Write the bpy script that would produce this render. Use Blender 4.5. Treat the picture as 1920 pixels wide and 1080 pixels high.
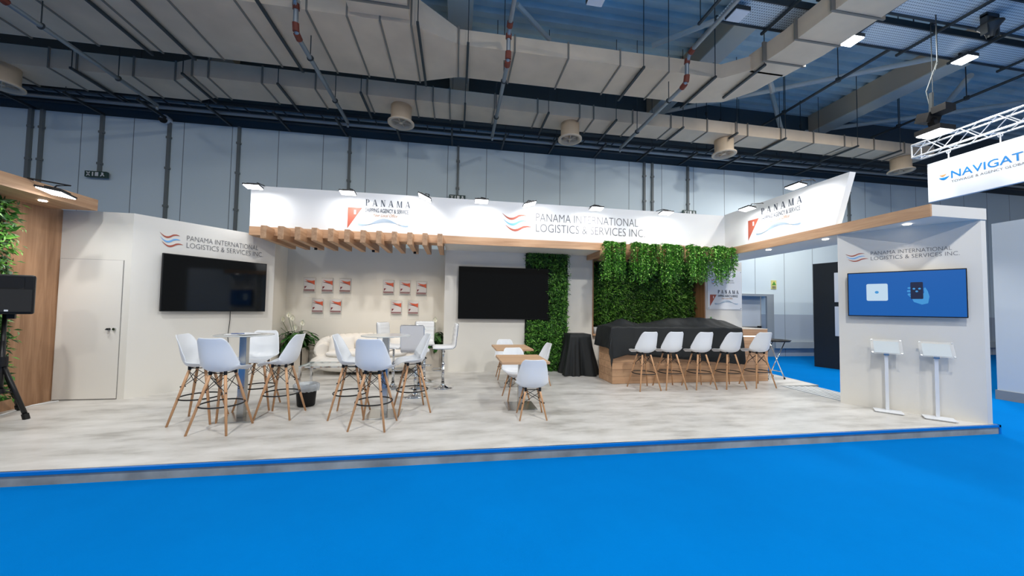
import bpy, math, random
from math import sin, cos, pi, radians, sqrt
from mathutils import Vector, Matrix
random.seed(7)
for o in list(bpy.data.objects): bpy.data.objects.remove(o)
SC = bpy.context.scene
COL = SC.collection

# ---------------------------------------------------------------- camera
yaw, pit, rol = 0.15823733, 0.03799785, 0.01548051
fwd = Vector((sin(yaw)*cos(pit), cos(yaw)*cos(pit), sin(pit)))
rgt0 = Vector((cos(yaw), -sin(yaw), 0)); up0 = rgt0.cross(fwd)
rgt = cos(rol)*rgt0 + sin(rol)*up0; up = -sin(rol)*rgt0 + cos(rol)*up0
cam = bpy.data.objects.new('camera', bpy.data.cameras.new('camera')); COL.objects.link(cam)
M = Matrix((rgt, up, -fwd)).transposed().to_4x4(); M.translation = Vector((0, 0, 1.5))
cam.matrix_world = M
cam.data.sensor_width = 36; cam.data.lens = 653.36/1920*36; cam.data.shift_y = 14.46/1920
cam.data.clip_start = .05; cam.data.clip_end = 200
SC.camera = cam

# ---------------------------------------------------------------- world, exposure, hall lighting
SC.view_settings.view_transform = 'Standard'; SC.view_settings.look = 'None'
SC.view_settings.gamma = 1; SC.view_settings.use_curve_mapping = False
SC.view_settings.exposure = 0.0
w = bpy.data.worlds.new('hall air'); SC.world = w; w.use_nodes = True
w.node_tree.nodes['Background'].inputs[0].default_value = (1.0, .975, .93, 1)
w.node_tree.nodes['Background'].inputs[1].default_value = 0.22

def area(name, loc, target, size, power, color=(1, 1, 1), size_y=None, spread=180):
    d = bpy.data.lights.new(name, 'AREA'); d.energy = power; d.color = color
    d.size = size
    if size_y: d.shape = 'RECTANGLE'; d.size_y = size_y
    d.spread = radians(spread)
    o = bpy.data.objects.new(name, d); COL.objects.link(o); o.location = loc
    o.rotation_euler = (Vector(target)-Vector(loc)).to_track_quat('-Z', 'Y').to_euler()
    return o
def spot(name, loc, target, power, angle, color=(1, .9, .76), blend=.8, r=.03):
    d = bpy.data.lights.new(name, 'SPOT'); d.energy = power; d.color = color
    d.spot_size = radians(angle); d.spot_blend = blend; d.shadow_soft_size = r
    o = bpy.data.objects.new(name, d); COL.objects.link(o); o.location = loc
    o.rotation_euler = (Vector(target)-Vector(loc)).to_track_quat('-Z', 'Y').to_euler()
    return o
HALL = (1.0, .985, .95)
# ceiling floodlights of the hall rows that hang over and behind the photographer
for hx, hy, p in [(-9, .5, 150), (-3, .5, 300), (3, .5, 340), (9, .5, 340), (-3, -6, 250), (6, -6, 300)]:
    area('hall_flood_light', (hx, hy, 7.6), (hx, hy+.5, 0), .45, p, HALL)
area('hall_aisle_light', (11.5, 9.2, 6.2), (11.2, 8.6, 0), .5, 150, HALL)

ordn = ['first', 'second', 'third', 'fourth', 'fifth', 'sixth', 'seventh', 'eighth', 'ninth', 'tenth', 'eleventh', 'twelfth', 'thirteenth', 'fourteenth', 'fifteenth', 'sixteenth', 'seventeenth']
# ---------------------------------------------------------------- materials
def mk(name):
    m = bpy.data.materials.new(name); m.use_nodes = True
    return m, m.node_tree.nodes, m.node_tree.links, m.node_tree.nodes['Principled BSDF']
def plain(name, col, rough=.5, metal=0, spec=.5, coat=0, var=0, scale=6, bump=0, bscale=200):
    m, n, l, b = mk(name)
    b.inputs['Base Color'].default_value = (*col, 1); b.inputs['Roughness'].default_value = rough
    b.inputs['Metallic'].default_value = metal; b.inputs['Specular IOR Level'].default_value = spec
    b.inputs['Coat Weight'].default_value = coat
    tc = n.new('ShaderNodeTexCoord')
    if var:
        t = n.new('ShaderNodeTexNoise'); t.inputs['Scale'].default_value = scale; t.inputs['Detail'].default_value = 5
        l.new(tc.outputs['Object'], t.inputs['Vector'])
        r = n.new('ShaderNodeMapRange'); r.inputs[1].default_value = .3; r.inputs[2].default_value = .7
        r.inputs[3].default_value = 1-var; r.inputs[4].default_value = 1+var
        l.new(t.outputs['Fac'], r.inputs[0])
        mx = n.new('ShaderNodeVectorMath'); mx.operation = 'SCALE'; mx.inputs[0].default_value = col
        l.new(r.outputs[0], mx.inputs['Scale']); l.new(mx.outputs[0], b.inputs['Base Color'])
    if bump:
        t = n.new('ShaderNodeTexNoise'); t.inputs['Scale'].default_value = bscale; t.inputs['Detail'].default_value = 3
        l.new(tc.outputs['Object'], t.inputs['Vector'])
        bp = n.new('ShaderNodeBump'); bp.inputs['Strength'].default_value = bump; bp.inputs['Distance'].default_value = .01
        l.new(t.outputs['Fac'], bp.inputs['Height']); l.new(bp.outputs[0], b.inputs['Normal'])
    return m
def glow(name, col, s):
    m, n, l, b = mk(name)
    b.inputs['Base Color'].default_value = (col[0]*.1, col[1]*.1, col[2]*.1, 1)
    b.inputs['Emission Color'].default_value = (*col, 1); b.inputs['Emission Strength'].default_value = s
    return m
def glass(name, col=(1, 1, 1), rough=.02, alpha=.25):
    m, n, l, b = mk(name)
    b.inputs['Base Color'].default_value = (*col, 1); b.inputs['Roughness'].default_value = rough
    b.inputs['Transmission Weight'].default_value = 0; b.inputs['Alpha'].default_value = alpha
    return m
def wood(name, c1, c2, axis, rough=.5, planks=0, paxis=2):
    """axis = direction of the grain"""
    m, n, l, b = mk(name)
    tc = n.new('ShaderNodeTexCoord'); mp = n.new('ShaderNodeMapping')
    s = [14, 14, 14]; s[axis] = .9; mp.inputs['Scale'].default_value = s
    l.new(tc.outputs['Object'], mp.inputs['Vector'])
    t = n.new('ShaderNodeTexNoise'); t.inputs['Scale'].default_value = 1.0; t.inputs['Detail'].default_value = 8
    t.inputs['Roughness'].default_value = .62; t.inputs['Distortion'].default_value = .6
    l.new(mp.outputs[0], t.inputs['Vector'])
    cr = n.new('ShaderNodeValToRGB'); cr.color_ramp.elements[0].position = .34; cr.color_ramp.elements[1].position = .66
    cr.color_ramp.elements[0].color = (*c2, 1); cr.color_ramp.elements[1].color = (*c1, 1)
    l.new(t.outputs['Fac'], cr.inputs[0])
    out = cr.outputs[0]
    if planks:
        sp = n.new('ShaderNodeSeparateXYZ'); l.new(tc.outputs['Object'], sp.inputs[0])
        d = n.new('ShaderNodeMath'); d.operation = 'DIVIDE'; d.inputs[1].default_value = planks
        l.new(sp.outputs[paxis], d.inputs[0])
        f = n.new('ShaderNodeMath'); f.operation = 'FRACT'; l.new(d.outputs[0], f.inputs[0])
        g = n.new('ShaderNodeMath'); g.operation = 'LESS_THAN'; g.inputs[1].default_value = .035; l.new(f.outputs[0], g.inputs[0])
        fl = n.new('ShaderNodeMath'); fl.operation = 'FLOOR'; l.new(d.outputs[0], fl.inputs[0])
        wn = n.new('ShaderNodeTexWhiteNoise'); wn.noise_dimensions = '1D'; l.new(fl.outputs[0], wn.inputs['W'])
        mr = n.new('ShaderNodeMapRange'); mr.inputs[3].default_value = .84; mr.inputs[4].default_value = 1.08
        l.new(wn.outputs['Value'], mr.inputs[0])
        sc = n.new('ShaderNodeVectorMath'); sc.operation = 'SCALE'; l.new(out, sc.inputs[0]); l.new(mr.outputs[0], sc.inputs['Scale'])
        mx = n.new('ShaderNodeMix'); mx.data_type = 'RGBA'; mx.inputs['B'].default_value = (c2[0]*.45, c2[1]*.45, c2[2]*.45, 1)
        l.new(g.outputs[0], mx.inputs['Factor']); l.new(sc.outputs[0], mx.inputs['A']); out = mx.outputs['Result']
    l.new(out, b.inputs['Base Color']); b.inputs['Roughness'].default_value = rough
    return m
def leafmat(name, c1, c2, c3):
    m, n, l, b = mk(name)
    g = n.new('ShaderNodeNewGeometry'); cr = n.new('ShaderNodeValToRGB')
    cr.color_ramp.elements[0].color = (*c1, 1); cr.color_ramp.elements[1].color = (*c3, 1)
    e = cr.color_ramp.elements.new(.6); e.color = (*c2, 1)
    l.new(g.outputs['Random Per Island'], cr.inputs[0]); l.new(cr.outputs[0], b.inputs['Base Color'])
    b.inputs['Roughness'].default_value = .45
    return m
def floor_mat():
    m, n, l, b = mk('pale concrete vinyl')
    tc = n.new('ShaderNodeTexCoord'); mp = n.new('ShaderNodeMapping'); mp.inputs['Scale'].default_value = (.9, 2.6, 1)
    mp.inputs['Rotation'].default_value = (0, 0, radians(8))
    l.new(tc.outputs['Object'], mp.inputs['Vector'])
    t = n.new('ShaderNodeTexNoise'); t.inputs['Scale'].default_value = 1.5; t.inputs['Detail'].default_value = 9; t.inputs['Roughness'].default_value = .62
    l.new(mp.outputs[0], t.inputs['Vector'])
    cr = n.new('ShaderNodeValToRGB'); cr.color_ramp.elements[0].position = .3; cr.color_ramp.elements[1].position = .66
    cr.color_ramp.elements[0].color = (.38, .36, .325, 1); cr.color_ramp.elements[1].color = (.70, .68, .645, 1)
    e = cr.color_ramp.elements.new(.48); e.color = (.585, .565, .525, 1)
    l.new(t.outputs['Fac'], cr.inputs[0]); l.new(cr.outputs[0], b.inputs['Base Color'])
    b.inputs['Roughness'].default_value = .33
    return m
def carpet_mat():
    m, n, l, b = mk('blue event carpet')
    tc = n.new('ShaderNodeTexCoord')
    t = n.new('ShaderNodeTexNoise'); t.inputs['Scale'].default_value = .5; t.inputs['Detail'].default_value = 12
    t.inputs['Roughness'].default_value = .7
    l.new(tc.outputs['Object'], t.inputs['Vector'])
    cr = n.new('ShaderNodeValToRGB'); cr.color_ramp.elements[0].position = .3; cr.color_ramp.elements[1].position = .7
    cr.color_ramp.elements[0].color = (.0, .150, .47, 1); cr.color_ramp.elements[1].color = (.0, .172, .53, 1)
    l.new(t.outputs['Fac'], cr.inputs[0]); l.new(cr.outputs[0], b.inputs['Base Color'])
    b.inputs['Roughness'].default_value = .95; b.inputs['Specular IOR Level'].default_value = .02
    t2 = n.new('ShaderNodeTexNoise'); t2.inputs['Scale'].default_value = 260
    l.new(tc.outputs['Object'], t2.inputs['Vector'])
    bp = n.new('ShaderNodeBump'); bp.inputs['Strength'].default_value = .35; bp.inputs['Distance'].default_value = .004
    l.new(t2.outputs['Fac'], bp.inputs['Height']); l.new(bp.outputs[0], b.inputs['Normal'])
    return m
def hall_wall_mat():
    m, n, l, b = mk('insulated wall panels')
    tc = n.new('ShaderNodeTexCoord'); sp = n.new('ShaderNodeSeparateXYZ'); l.new(tc.outputs['Object'], sp.inputs[0])
    def math_(op, a, bb=None):
        q = n.new('ShaderNodeMath'); q.operation = op
        if isinstance(a, float): q.inputs[0].default_value = a
        else: l.new(a, q.inputs[0])
        if bb is not None:
            if isinstance(bb, float): q.inputs[1].default_value = bb
            else: l.new(bb, q.inputs[1])
        return q.outputs[0]
    f = math_('FRACT', math_('DIVIDE', math_('ADD', sp.outputs[0], .38+1.265*20), 1.265))
    seam = math_('LESS_THAN', f, .016)
    low = math_('LESS_THAN', sp.outputs[2], 1.45)
    t = n.new('ShaderNodeTexNoise'); t.inputs['Scale'].default_value = .6; t.inputs['Detail'].default_value = 6
    l.new(tc.outputs['Object'], t.inputs['Vector'])
    cr = n.new('ShaderNodeValToRGB'); cr.color_ramp.elements[0].color = (.66, .78, .83, 1); cr.color_ramp.elements[1].color = (.74, .84, .88, 1)
    l.new(t.outputs['Fac'], cr.inputs[0])
    m1 = n.new('ShaderNodeMix'); m1.data_type = 'RGBA'; m1.inputs['B'].default_value = (.46, .53, .60, 1)
    l.new(low, m1.inputs['Factor']); l.new(cr.outputs[0], m1.inputs['A'])
    m2 = n.new('ShaderNodeMix'); m2.data_type = 'RGBA'; m2.inputs['B'].default_value = (.22, .26, .29, 1)
    l.new(seam, m2.inputs['Factor']); l.new(m1.outputs['Result'], m2.inputs['A'])
    l.new(m2.outputs['Result'], b.inputs['Base Color']); b.inputs['Roughness'].default_value = .6
    return m
def tray_mat():
    m, n, l, b = mk('perforated galvanised sheet')
    tc = n.new('ShaderNodeTexCoord'); mp = n.new('ShaderNodeMapping'); mp.inputs['Scale'].default_value = (18, 18, 18)
    l.new(tc.outputs['Object'], mp.inputs['Vector'])
    v = n.new('ShaderNodeTexVoronoi'); v.inputs['Scale'].default_value = 1; v.inputs['Randomness'].default_value = 0
    l.new(mp.outputs[0], v.inputs['Vector'])
    g = n.new('ShaderNodeMath'); g.operation = 'LESS_THAN'; g.inputs[1].default_value = .26; l.new(v.outputs['Distance'], g.inputs[0])
    mx = n.new('ShaderNodeMix'); mx.data_type = 'RGBA'; mx.inputs['A'].default_value = (.74, .82, .86, 1); mx.inputs['B'].default_value = (.22, .27, .30, 1)
    l.new(g.outputs[0], mx.inputs['Factor']); l.new(mx.outputs['Result'], b.inputs['Base Color'])
    b.inputs['Roughness'].default_value = .45
    return m

WALL = plain('white booth laminate', (.75, .72, .655), .45, var=.015, scale=1.2)
HEAD = plain('white header panel', (.84, .83, .81), .5, var=.01, scale=1)
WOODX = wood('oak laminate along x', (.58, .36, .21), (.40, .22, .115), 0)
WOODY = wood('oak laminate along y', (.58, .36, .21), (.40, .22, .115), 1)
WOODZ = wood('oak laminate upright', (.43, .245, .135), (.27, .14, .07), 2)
WOODBAR = wood('oak bar planks', (.66, .41, .24), (.47, .27, .15), 0, planks=.145)
WOODTAB = wood('oak table top', (.64, .42, .25), (.48, .29, .16), 0)
WOODLEG = wood('beech leg', (.66, .38, .20), (.52, .27, .13), 2, .45)
FLOOR = floor_mat(); CARPET = carpet_mat(); HWALL = hall_wall_mat(); TRAY = tray_mat()
FASC = plain('grey concrete fascia', (.31, .32, .30), .6, var=.30, scale=3.5)
BLUEEDGE = plain('blue edge tape', (.0, .17, .58), .35)
SHELL = plain('white moulded plastic', (.83, .85, .87), .32, spec=.4)
BLACK = plain('black metal', (.012, .012, .013), .4, metal=.3)
BLACKP = plain('black plastic', (.008, .008, .009), .5, spec=.3, bump=.15, bscale=300)
SCREEN = plain('black screen glass', (.002, .003, .004), .05, spec=.35)
CHROME = plain('chrome', (.78, .79, .80), .08, metal=1)
STEEL = plain('brushed steel', (.52, .53, .53), .26, metal=1)
DRAPE = plain('black drape cloth', (.012, .014, .015), .62, spec=.35, bump=.3, bscale=120)
LEATH = plain('white leatherette', (.84, .83, .81), .38)
SOFA = plain('cream sofa fabric', (.83, .79, .73), .85, bump=.2, bscale=300)
DUCT = plain('beige duct lining', (.80, .63, .45), .75, var=.10, scale=1.1)
DUCTJ = plain('duct flange', (.24, .21, .17), .6)
GIRD = plain('beige steel girder', (.68, .54, .38), .55)
TUBE = plain('white steel tube', (.82, .80, .72), .45)
DECK = plain('galvanised roof deck', (.66, .82, .86), .45, var=.15, scale=.8)
DARKM = plain('dark steel channel', (.055, .065, .07), .5, metal=.4)
PIPE = plain('galvanised pipe', (.30, .33, .35), .4, metal=.5)
RED = plain('red pipe coupling', (.20, .04, .02), .6)
SHADEBL = plain('shaded blue upper wall', (.07, .10, .12), .7)  # unlit recess above the panels; its shade is mixed into this dark blue
TEXTC = plain('dark slate lettering', (.045, .06, .085), .5)
TEXTG = plain('grey lettering', (.12, .12, .13), .5)
LRED = plain('rust red print', (.42, .09, .05), .5)
LBLUE = plain('sky blue print', (.16, .42, .78), .5)
TAN = plain('tan script lettering', (.55, .27, .10), .5)
WAVE = plain('pale blue line print', (.50, .64, .76), .5)
LEAFD = leafmat('dark foliage', (.008, .04, .005), (.035, .15, .012), (.20, .46, .07))
LEAFB = leafmat('bright foliage', (.045, .19, .015), (.16, .48, .045), (.52, .82, .22))
LEAFP = leafmat('lily leaf', (.008, .04, .006), (.02, .09, .012), (.05, .17, .03))
MOSS = plain('dark green backing', (.006, .02, .005), .9)
PETAL = plain('white petal', (.85, .84, .74), .5)
ACRYL = glass('clear acrylic', (.93, .93, .90), .05, .14)
TGLASS = glass('table glass', (.62, .72, .72), .03, .22)
FROST = plain('white glass table top', (.66, .67, .64), .12)
WHITE = plain('white paint', (.78, .79, .80), .4)
PAPER = plain('white paper', (.82, .83, .84), .6)
LAMPON = glow('lit flood glass', (.93, .97, 1.0), 14)
LAMPSM = glow('lit downlight', (1, .96, .9), 10)
LAMPOFF = plain('unlit flood glass', (.75, .78, .85), .2)
BLUESCR = glow('blue screen picture', (.0, .105, .42), .85)
SCRW = glow('white on screen', (.62, .80, .95), .75)
SCRD = glow('navy on screen', (.004, .012, .06), .6)
SCRM = glow('mid blue on screen', (.06, .36, .80), .7)

# ---------------------------------------------------------------- mesh builder
WM = {}
def world_of(o): return WM.get(o.name, Matrix.Identity(4))
class MB:
    def __init__(s): s.v = []; s.f = []; s.m = []; s.mats = []; s.cur = 0
    def use(s, mat):
        if mat not in s.mats: s.mats.append(mat)
        s.cur = s.mats.index(mat); return s
    def add(s, vs, fs):
        k = len(s.v); s.v += [Vector(p) for p in vs]
        for f in fs: s.f.append([i+k for i in f]); s.m.append(s.cur)
        return s
    def box(s, x0, x1, y0, y1, z0, z1):
        vs = [(x, y, z) for z in (z0, z1) for y in (y0, y1) for x in (x0, x1)]
        return s.add(vs, [(0, 2, 3, 1), (4, 5, 7, 6), (0, 1, 5, 4), (2, 6, 7, 3), (0, 4, 6, 2), (1, 3, 7, 5)])
    def obox(s, c, sx, sy, sz, M=None):
        vs = [Vector((x, y, z)) for z in (-sz/2, sz/2) for y in (-sy/2, sy/2) for x in (-sx/2, sx/2)]
        if M is not None: vs = [M @ v for v in vs]
        return s.add([v+Vector(c) for v in vs], [(0, 2, 3, 1), (4, 5, 7, 6), (0, 1, 5, 4), (2, 6, 7, 3), (0, 4, 6, 2), (1, 3, 7, 5)])
    def prism(s, pts, z0, z1):
        n = len(pts); vs = [(x, y, z0) for x, y in pts]+[(x, y, z1) for x, y in pts]
        return s.add(vs, [tuple(range(n))[::-1], tuple(range(n, 2*n))]+[(i, (i+1) % n, n+(i+1) % n, n+i) for i in range(n)])
    def bar(s, a, b, wd, ht=None):
        a = Vector(a); b = Vector(b); ht = ht or wd
        d = (b-a).normalized(); ref = Vector((0, 0, 1)) if abs(d.z) < .95 else Vector((0, 1, 0))
        u = d.cross(ref).normalized(); q = u.cross(d)
        vs = [p+u*i*wd/2+q*j*ht/2 for p in (a, b) for i, j in ((-1, -1), (1, -1), (1, 1), (-1, 1))]
        return s.add(vs, [(0, 1, 2, 3), (7, 6, 5, 4), (0, 4, 5, 1), (1, 5, 6, 2), (2, 6, 7, 3), (3, 7, 4, 0)])
    def tube(s, pts, r, n=8, closed=False, cap=True):
        pts = [Vector(p) for p in pts]; N = len(pts); k = len(s.v)
        prev = None; rings = []
        for i, p in enumerate(pts):
            if closed: d = (pts[(i+1) % N]-pts[i-1]).normalized()
            else: d = (pts[min(i+1, N-1)]-pts[max(i-1, 0)]).normalized()
            if prev is None:
                ref = Vector((0, 0, 1)) if abs(d.z) < .9 else Vector((1, 0, 0)); u = d.cross(ref).normalized()
            else: u = (prev-d*prev.dot(d)).normalized()
            prev = u; q = d.cross(u); rr = r[i] if isinstance(r, (list, tuple)) else r
            rings.append([p+(u*cos(2*pi*j/n)+q*sin(2*pi*j/n))*rr for j in range(n)])
        vs = [v for ring in rings for v in ring]; fs = []
        for i in range(N if closed else N-1):
            i2 = (i+1) % N
            for j in range(n): fs.append((i*n+j, i*n+(j+1) % n, i2*n+(j+1) % n, i2*n+j))
        if not closed and cap: fs += [tuple(range(n))[::-1], tuple((N-1)*n+j for j in range(n))]
        return s.add(vs, fs)
    def cyl(s, a, b, r0, r1=None, n=16): return s.tube([a, b], [r0, r0 if r1 is None else r1], n)
    def lathe(s, prof, c=(0, 0, 0), n=24):
        c = Vector(c); vs = []; fs = []
        for r, z in prof:
            for j in range(n): vs.append(c+Vector((r*cos(2*pi*j/n), r*sin(2*pi*j/n), z)))
        for i in range(len(prof)-1):
            for j in range(n): fs.append((i*n+j, i*n+(j+1) % n, (i+1)*n+(j+1) % n, (i+1)*n+j))
        return s.add(vs, fs)
    def ring(s, c, R, r, n=32, k=8, ax=2):
        c = Vector(c); pts = []
        for i in range(n):
            a = 2*pi*i/n; v = [R*cos(a), R*sin(a)]; v.insert(ax, 0); pts.append(c+Vector(v))
        return s.tube(pts, r, k, closed=True)
    def grid(s, P, closed_u=False):
        nu = len(P); nv = len(P[0]); vs = [p for row in P for p in row]; fs = []
        for i in range(nu if closed_u else nu-1):
            for j in range(nv-1): fs.append((i*nv+j, ((i+1) % nu)*nv+j, ((i+1) % nu)*nv+j+1, i*nv+j+1))
        return s.add(vs, fs)
    def flat(s, polys, O, X, Y, N, t=.005):
        """2-D polygons laid on a plane and given thickness t along N"""
        O = Vector(O); X = Vector(X); Y = Vector(Y); N = Vector(N)
        for p in polys:
            n = len(p); a = [O+X*q[0]+Y*q[1] for q in p]; b = [v+N*t for v in a]
            s.add(a+b, [tuple(range(n, 2*n)), tuple(range(n))[::-1]]+[(i, (i+1) % n, n+(i+1) % n, n+i) for i in range(n)])
        return s
    def build(s, name, mat=None, parent=None, smooth=False, mods=None):
        me = bpy.data.meshes.new(name)
        vs = s.v
        if parent is not None:
            inv = world_of(parent).inverted(); vs = [inv @ v for v in vs]
        me.from_pydata([tuple(v) for v in vs], [], s.f)
        if mat is not None and not s.mats: me.materials.append(mat)
        else:
            for q in s.mats: me.materials.append(q)
            me.polygons.foreach_set('material_index', s.m)
        if smooth: me.polygons.foreach_set('use_smooth', [True]*len(me.polygons))
        me.update(); me.validate()
        o = bpy.data.objects.new(name, me); COL.objects.link(o)
        if parent is not None: o.parent = parent; WM[o.name] = world_of(parent)
        return o
def T(name, label, cat, loc=(0, 0, 0), rz=0, group=None):
    o = bpy.data.objects.new(name, None); COL.objects.link(o); o.empty_display_size = .1
    o.location = loc; o.rotation_euler = (0, 0, rz); o['label'] = label; o['category'] = cat
    if group: o['group'] = group
    WM[o.name] = Matrix.Translation(Vector(loc)) @ Matrix.Rotation(rz, 4, 'Z')
    return o
def tag(o, label, cat, group=None):
    o['label'] = label; o['category'] = cat
    if group: o['group'] = group
    return o
def S(o): o['kind'] = 'structure'; return o
def L(o, label): o['label'] = label; return o
def bevel(o, wd=.006, seg=2):
    m = o.modifiers.new('bevel', 'BEVEL'); m.width = wd; m.segments = seg; m.limit_method = 'ANGLE'; return o
def kids(r): return [o for o in COL.objects if o.parent == r]
def dup(root, loc, rz, label, group=None, name=None):
    r = root.copy(); COL.objects.link(r); r.location = loc; r.rotation_euler = (0, 0, rz); r['label'] = label
    if group: r['group'] = group
    for ch in kids(root):
        c = ch.copy(); COL.objects.link(c); c.parent = r
        for g in kids(ch):
            d = g.copy(); COL.objects.link(d); d.parent = c
    return r
def move(root, loc, rz, label=None):
    root.location = loc; root.rotation_euler = (0, 0, rz)
    if label: root['label'] = label
    WM[root.name] = Matrix.Translation(Vector(loc)) @ Matrix.Rotation(rz, 4, 'Z')
    return root

# ---------------------------------------------------------------- lettering and emblems
def text_polys(mb, s, O, X, Y, N, wd, ht, off=0, shear=0, space=1.0, t=.004):
    c = bpy.data.curves.new('lettering', 'FONT'); c.body = s; c.offset = off; c.shear = shear; c.space_character = space
    c.resolution_u = 3; c.size = 1
    o = bpy.data.objects.new('lettering_tmp', c); COL.objects.link(o)
    me = bpy.data.meshes.new_from_object(o)
    vs = [v.co.copy() for v in me.vertices]; fs = [tuple(p.vertices) for p in me.polygons]
    bpy.data.objects.remove(o); bpy.data.curves.remove(c)
    x0 = min(v.x for v in vs); x1 = max(v.x for v in vs); y1 = max(v.y for v in vs)
    y0 = 0 if y1 > 0 else min(v.y for v in vs)
    O = Vector(O); X = Vector(X).normalized(); Y = Vector(Y).normalized(); N = Vector(N).normalized()
    P = [O+X*((v.x-x0)/(x1-x0)*wd)+Y*((v.y-y0)/(y1-y0)*ht)+N*t for v in vs]
    mb.add(P, fs); bpy.data.meshes.remove(me)
    return mb
def serif_panama(mb, O, X, Y, N, wd, ht, t=.005):
    """wide-spaced capitals with thick and hair strokes"""
    def A(x):
        return [[(x+.02, 0), (x+.08, 0), (x+.46, 1), (x+.40, 1)], [(x+.40, 1), (x+.56, 1), (x+.98, 0), (x+.74, 0)],
                [(x+.20, .30), (x+.78, .30), (x+.76, .36), (x+.22, .36)], [(x-.08, 0), (x+.20, 0), (x+.20, .04), (x-.08, .04)], [(x+.64, 0), (x+1.08, 0), (x+1.08, .04), (x+.64, .04)]]
    def P(x):
        q = [[(x+.1, 0), (x+.32, 0), (x+.32, 1), (x+.1, 1)], [(x, 0), (x+.44, 0), (x+.44, .04), (x, .04)], [(x, .96), (x+.32, .96), (x+.32, 1), (x, 1)]]
        n = 8
        for i in range(n):
            a0 = -pi/2+pi*i/n; a1 = -pi/2+pi*(i+1)/n
            q.append([(x+.4+.42*cos(a0), .73+.27*sin(a0)), (x+.4+.42*cos(a1), .73+.27*sin(a1)), (x+.4+.2*cos(a1), .73+.235*sin(a1)), (x+.4+.2*cos(a0), .73+.235*sin(a0))])
        return q+[[(x+.3, .96), (x+.42, .96), (x+.42, 1), (x+.3, 1)], [(x+.3, .46), (x+.42, .46), (x+.42, .50), (x+.3, .50)]]
    def Nn(x):
        return [[(x+.12, 0), (x+.18, 0), (x+.18, 1), (x+.12, 1)], [(x+.06, 1), (x+.32, 1), (x+.92, 0), (x+.70, 0)], [(x+.80, .12), (x+.86, 0), (x+.86, 1), (x+.80, 1)],
                [(x, 0), (x+.30, 0), (x+.30, .04), (x, .04)], [(x+.68, .96), (x+.98, .96), (x+.98, 1), (x+.68, 1)]]
    def Mm(x):
        return [[(x+.10, 0), (x+.15, 0), (x+.18, 1), (x+.13, 1)], [(x+.10, 1), (x+.32, 1), (x+.66, 0), (x+.56, 0)], [(x+.60, 0), (x+.66, 0), (x+1.0, 1), (x+.94, 1)],
                [(x+.92, 0), (x+1.14, 0), (x+1.12, 1), (x+.94, 1)], [(x, 0), (x+.26, 0), (x+.26, .04), (x, .04)], [(x+.84, 0), (x+1.22, 0), (x+1.22, .04), (x+.84, .04)]]
    polys = P(0)+A(1.5)+Nn(3.2)+A(4.9)+Mm(6.6)+A(8.5)
    s = wd/9.6
    polys = [[(a*s, b*ht) for a, b in p] for p in polys]
    return mb.flat(polys, O, X, Y, N, t)
def swoosh(wd, ht, amp=.5, th=.16, x0=0, y0=0, n=18, rise=0.12):
    up_, dn = [], []
    for i in range(n+1):
        t = i/n; y = ht*(.5-amp*sin(pi*min(1, t*1.55)) if t < .645 else .5+rise*sin(pi*(t-.645)/.355*.9))+y0
        if t < .645: y = ht*(.5-amp*sin(pi*t/.645))+y0+(.28*ht*(1-t/.645)**2)
        h = th*ht*sin(pi*t)**.8
        up_.append((x0+t*wd, y+h)); dn.append((x0+t*wd, y-h))
    return [[dn[i], dn[i+1], up_[i+1], up_[i]] for i in range(n)]
def emblem(parent, O, X, Y, N, wd, ht, t=.004):
    h = ht*.42
    for k, (m, nm) in enumerate([(LRED, 'lower_swoosh'), (LBLUE, 'middle_swoosh'), (LRED, 'upper_swoosh')]):
        mb = MB(); mb.flat(swoosh(wd*(.86 if k else .92), h, x0=wd*(.10 if k == 0 else .03*(2-k)), y0=k*ht*.31-.02*ht), O, X, Y, N, t)
        L(mb.build(nm, m, parent), 'thin curved stroke in '+('sky blue' if k == 1 else 'rust red'))
def wave_lines(mb, O, X, Y, N, wd, ht, k=7, t=.003, lw=.004):
    for j in range(k):
        a = .30+.70*j/(k-1); ph = -.7+1.4*j/(k-1); pts = []
        n = 40
        for i in range(n+1):
            u = i/n
            env = sin(pi*min(1, u*1.02))**.5 if 0 < u < 1 else 0
            y = .45+.42*a*sin(2*pi*(u*1.05-.33)+ph*(.8-u))*(.45+.55*env)
            pts.append((u*wd, y*ht))
        mb.flat([[(pts[i][0], pts[i][1]-lw/2), (pts[i+1][0], pts[i+1][1]-lw/2), (pts[i+1][0], pts[i+1][1]+lw/2), (pts[i][0], pts[i][1]+lw/2)] for i in range(n)], O, X, Y, N, t)
    return mb
Z3 = (0, 0, 1)
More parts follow.
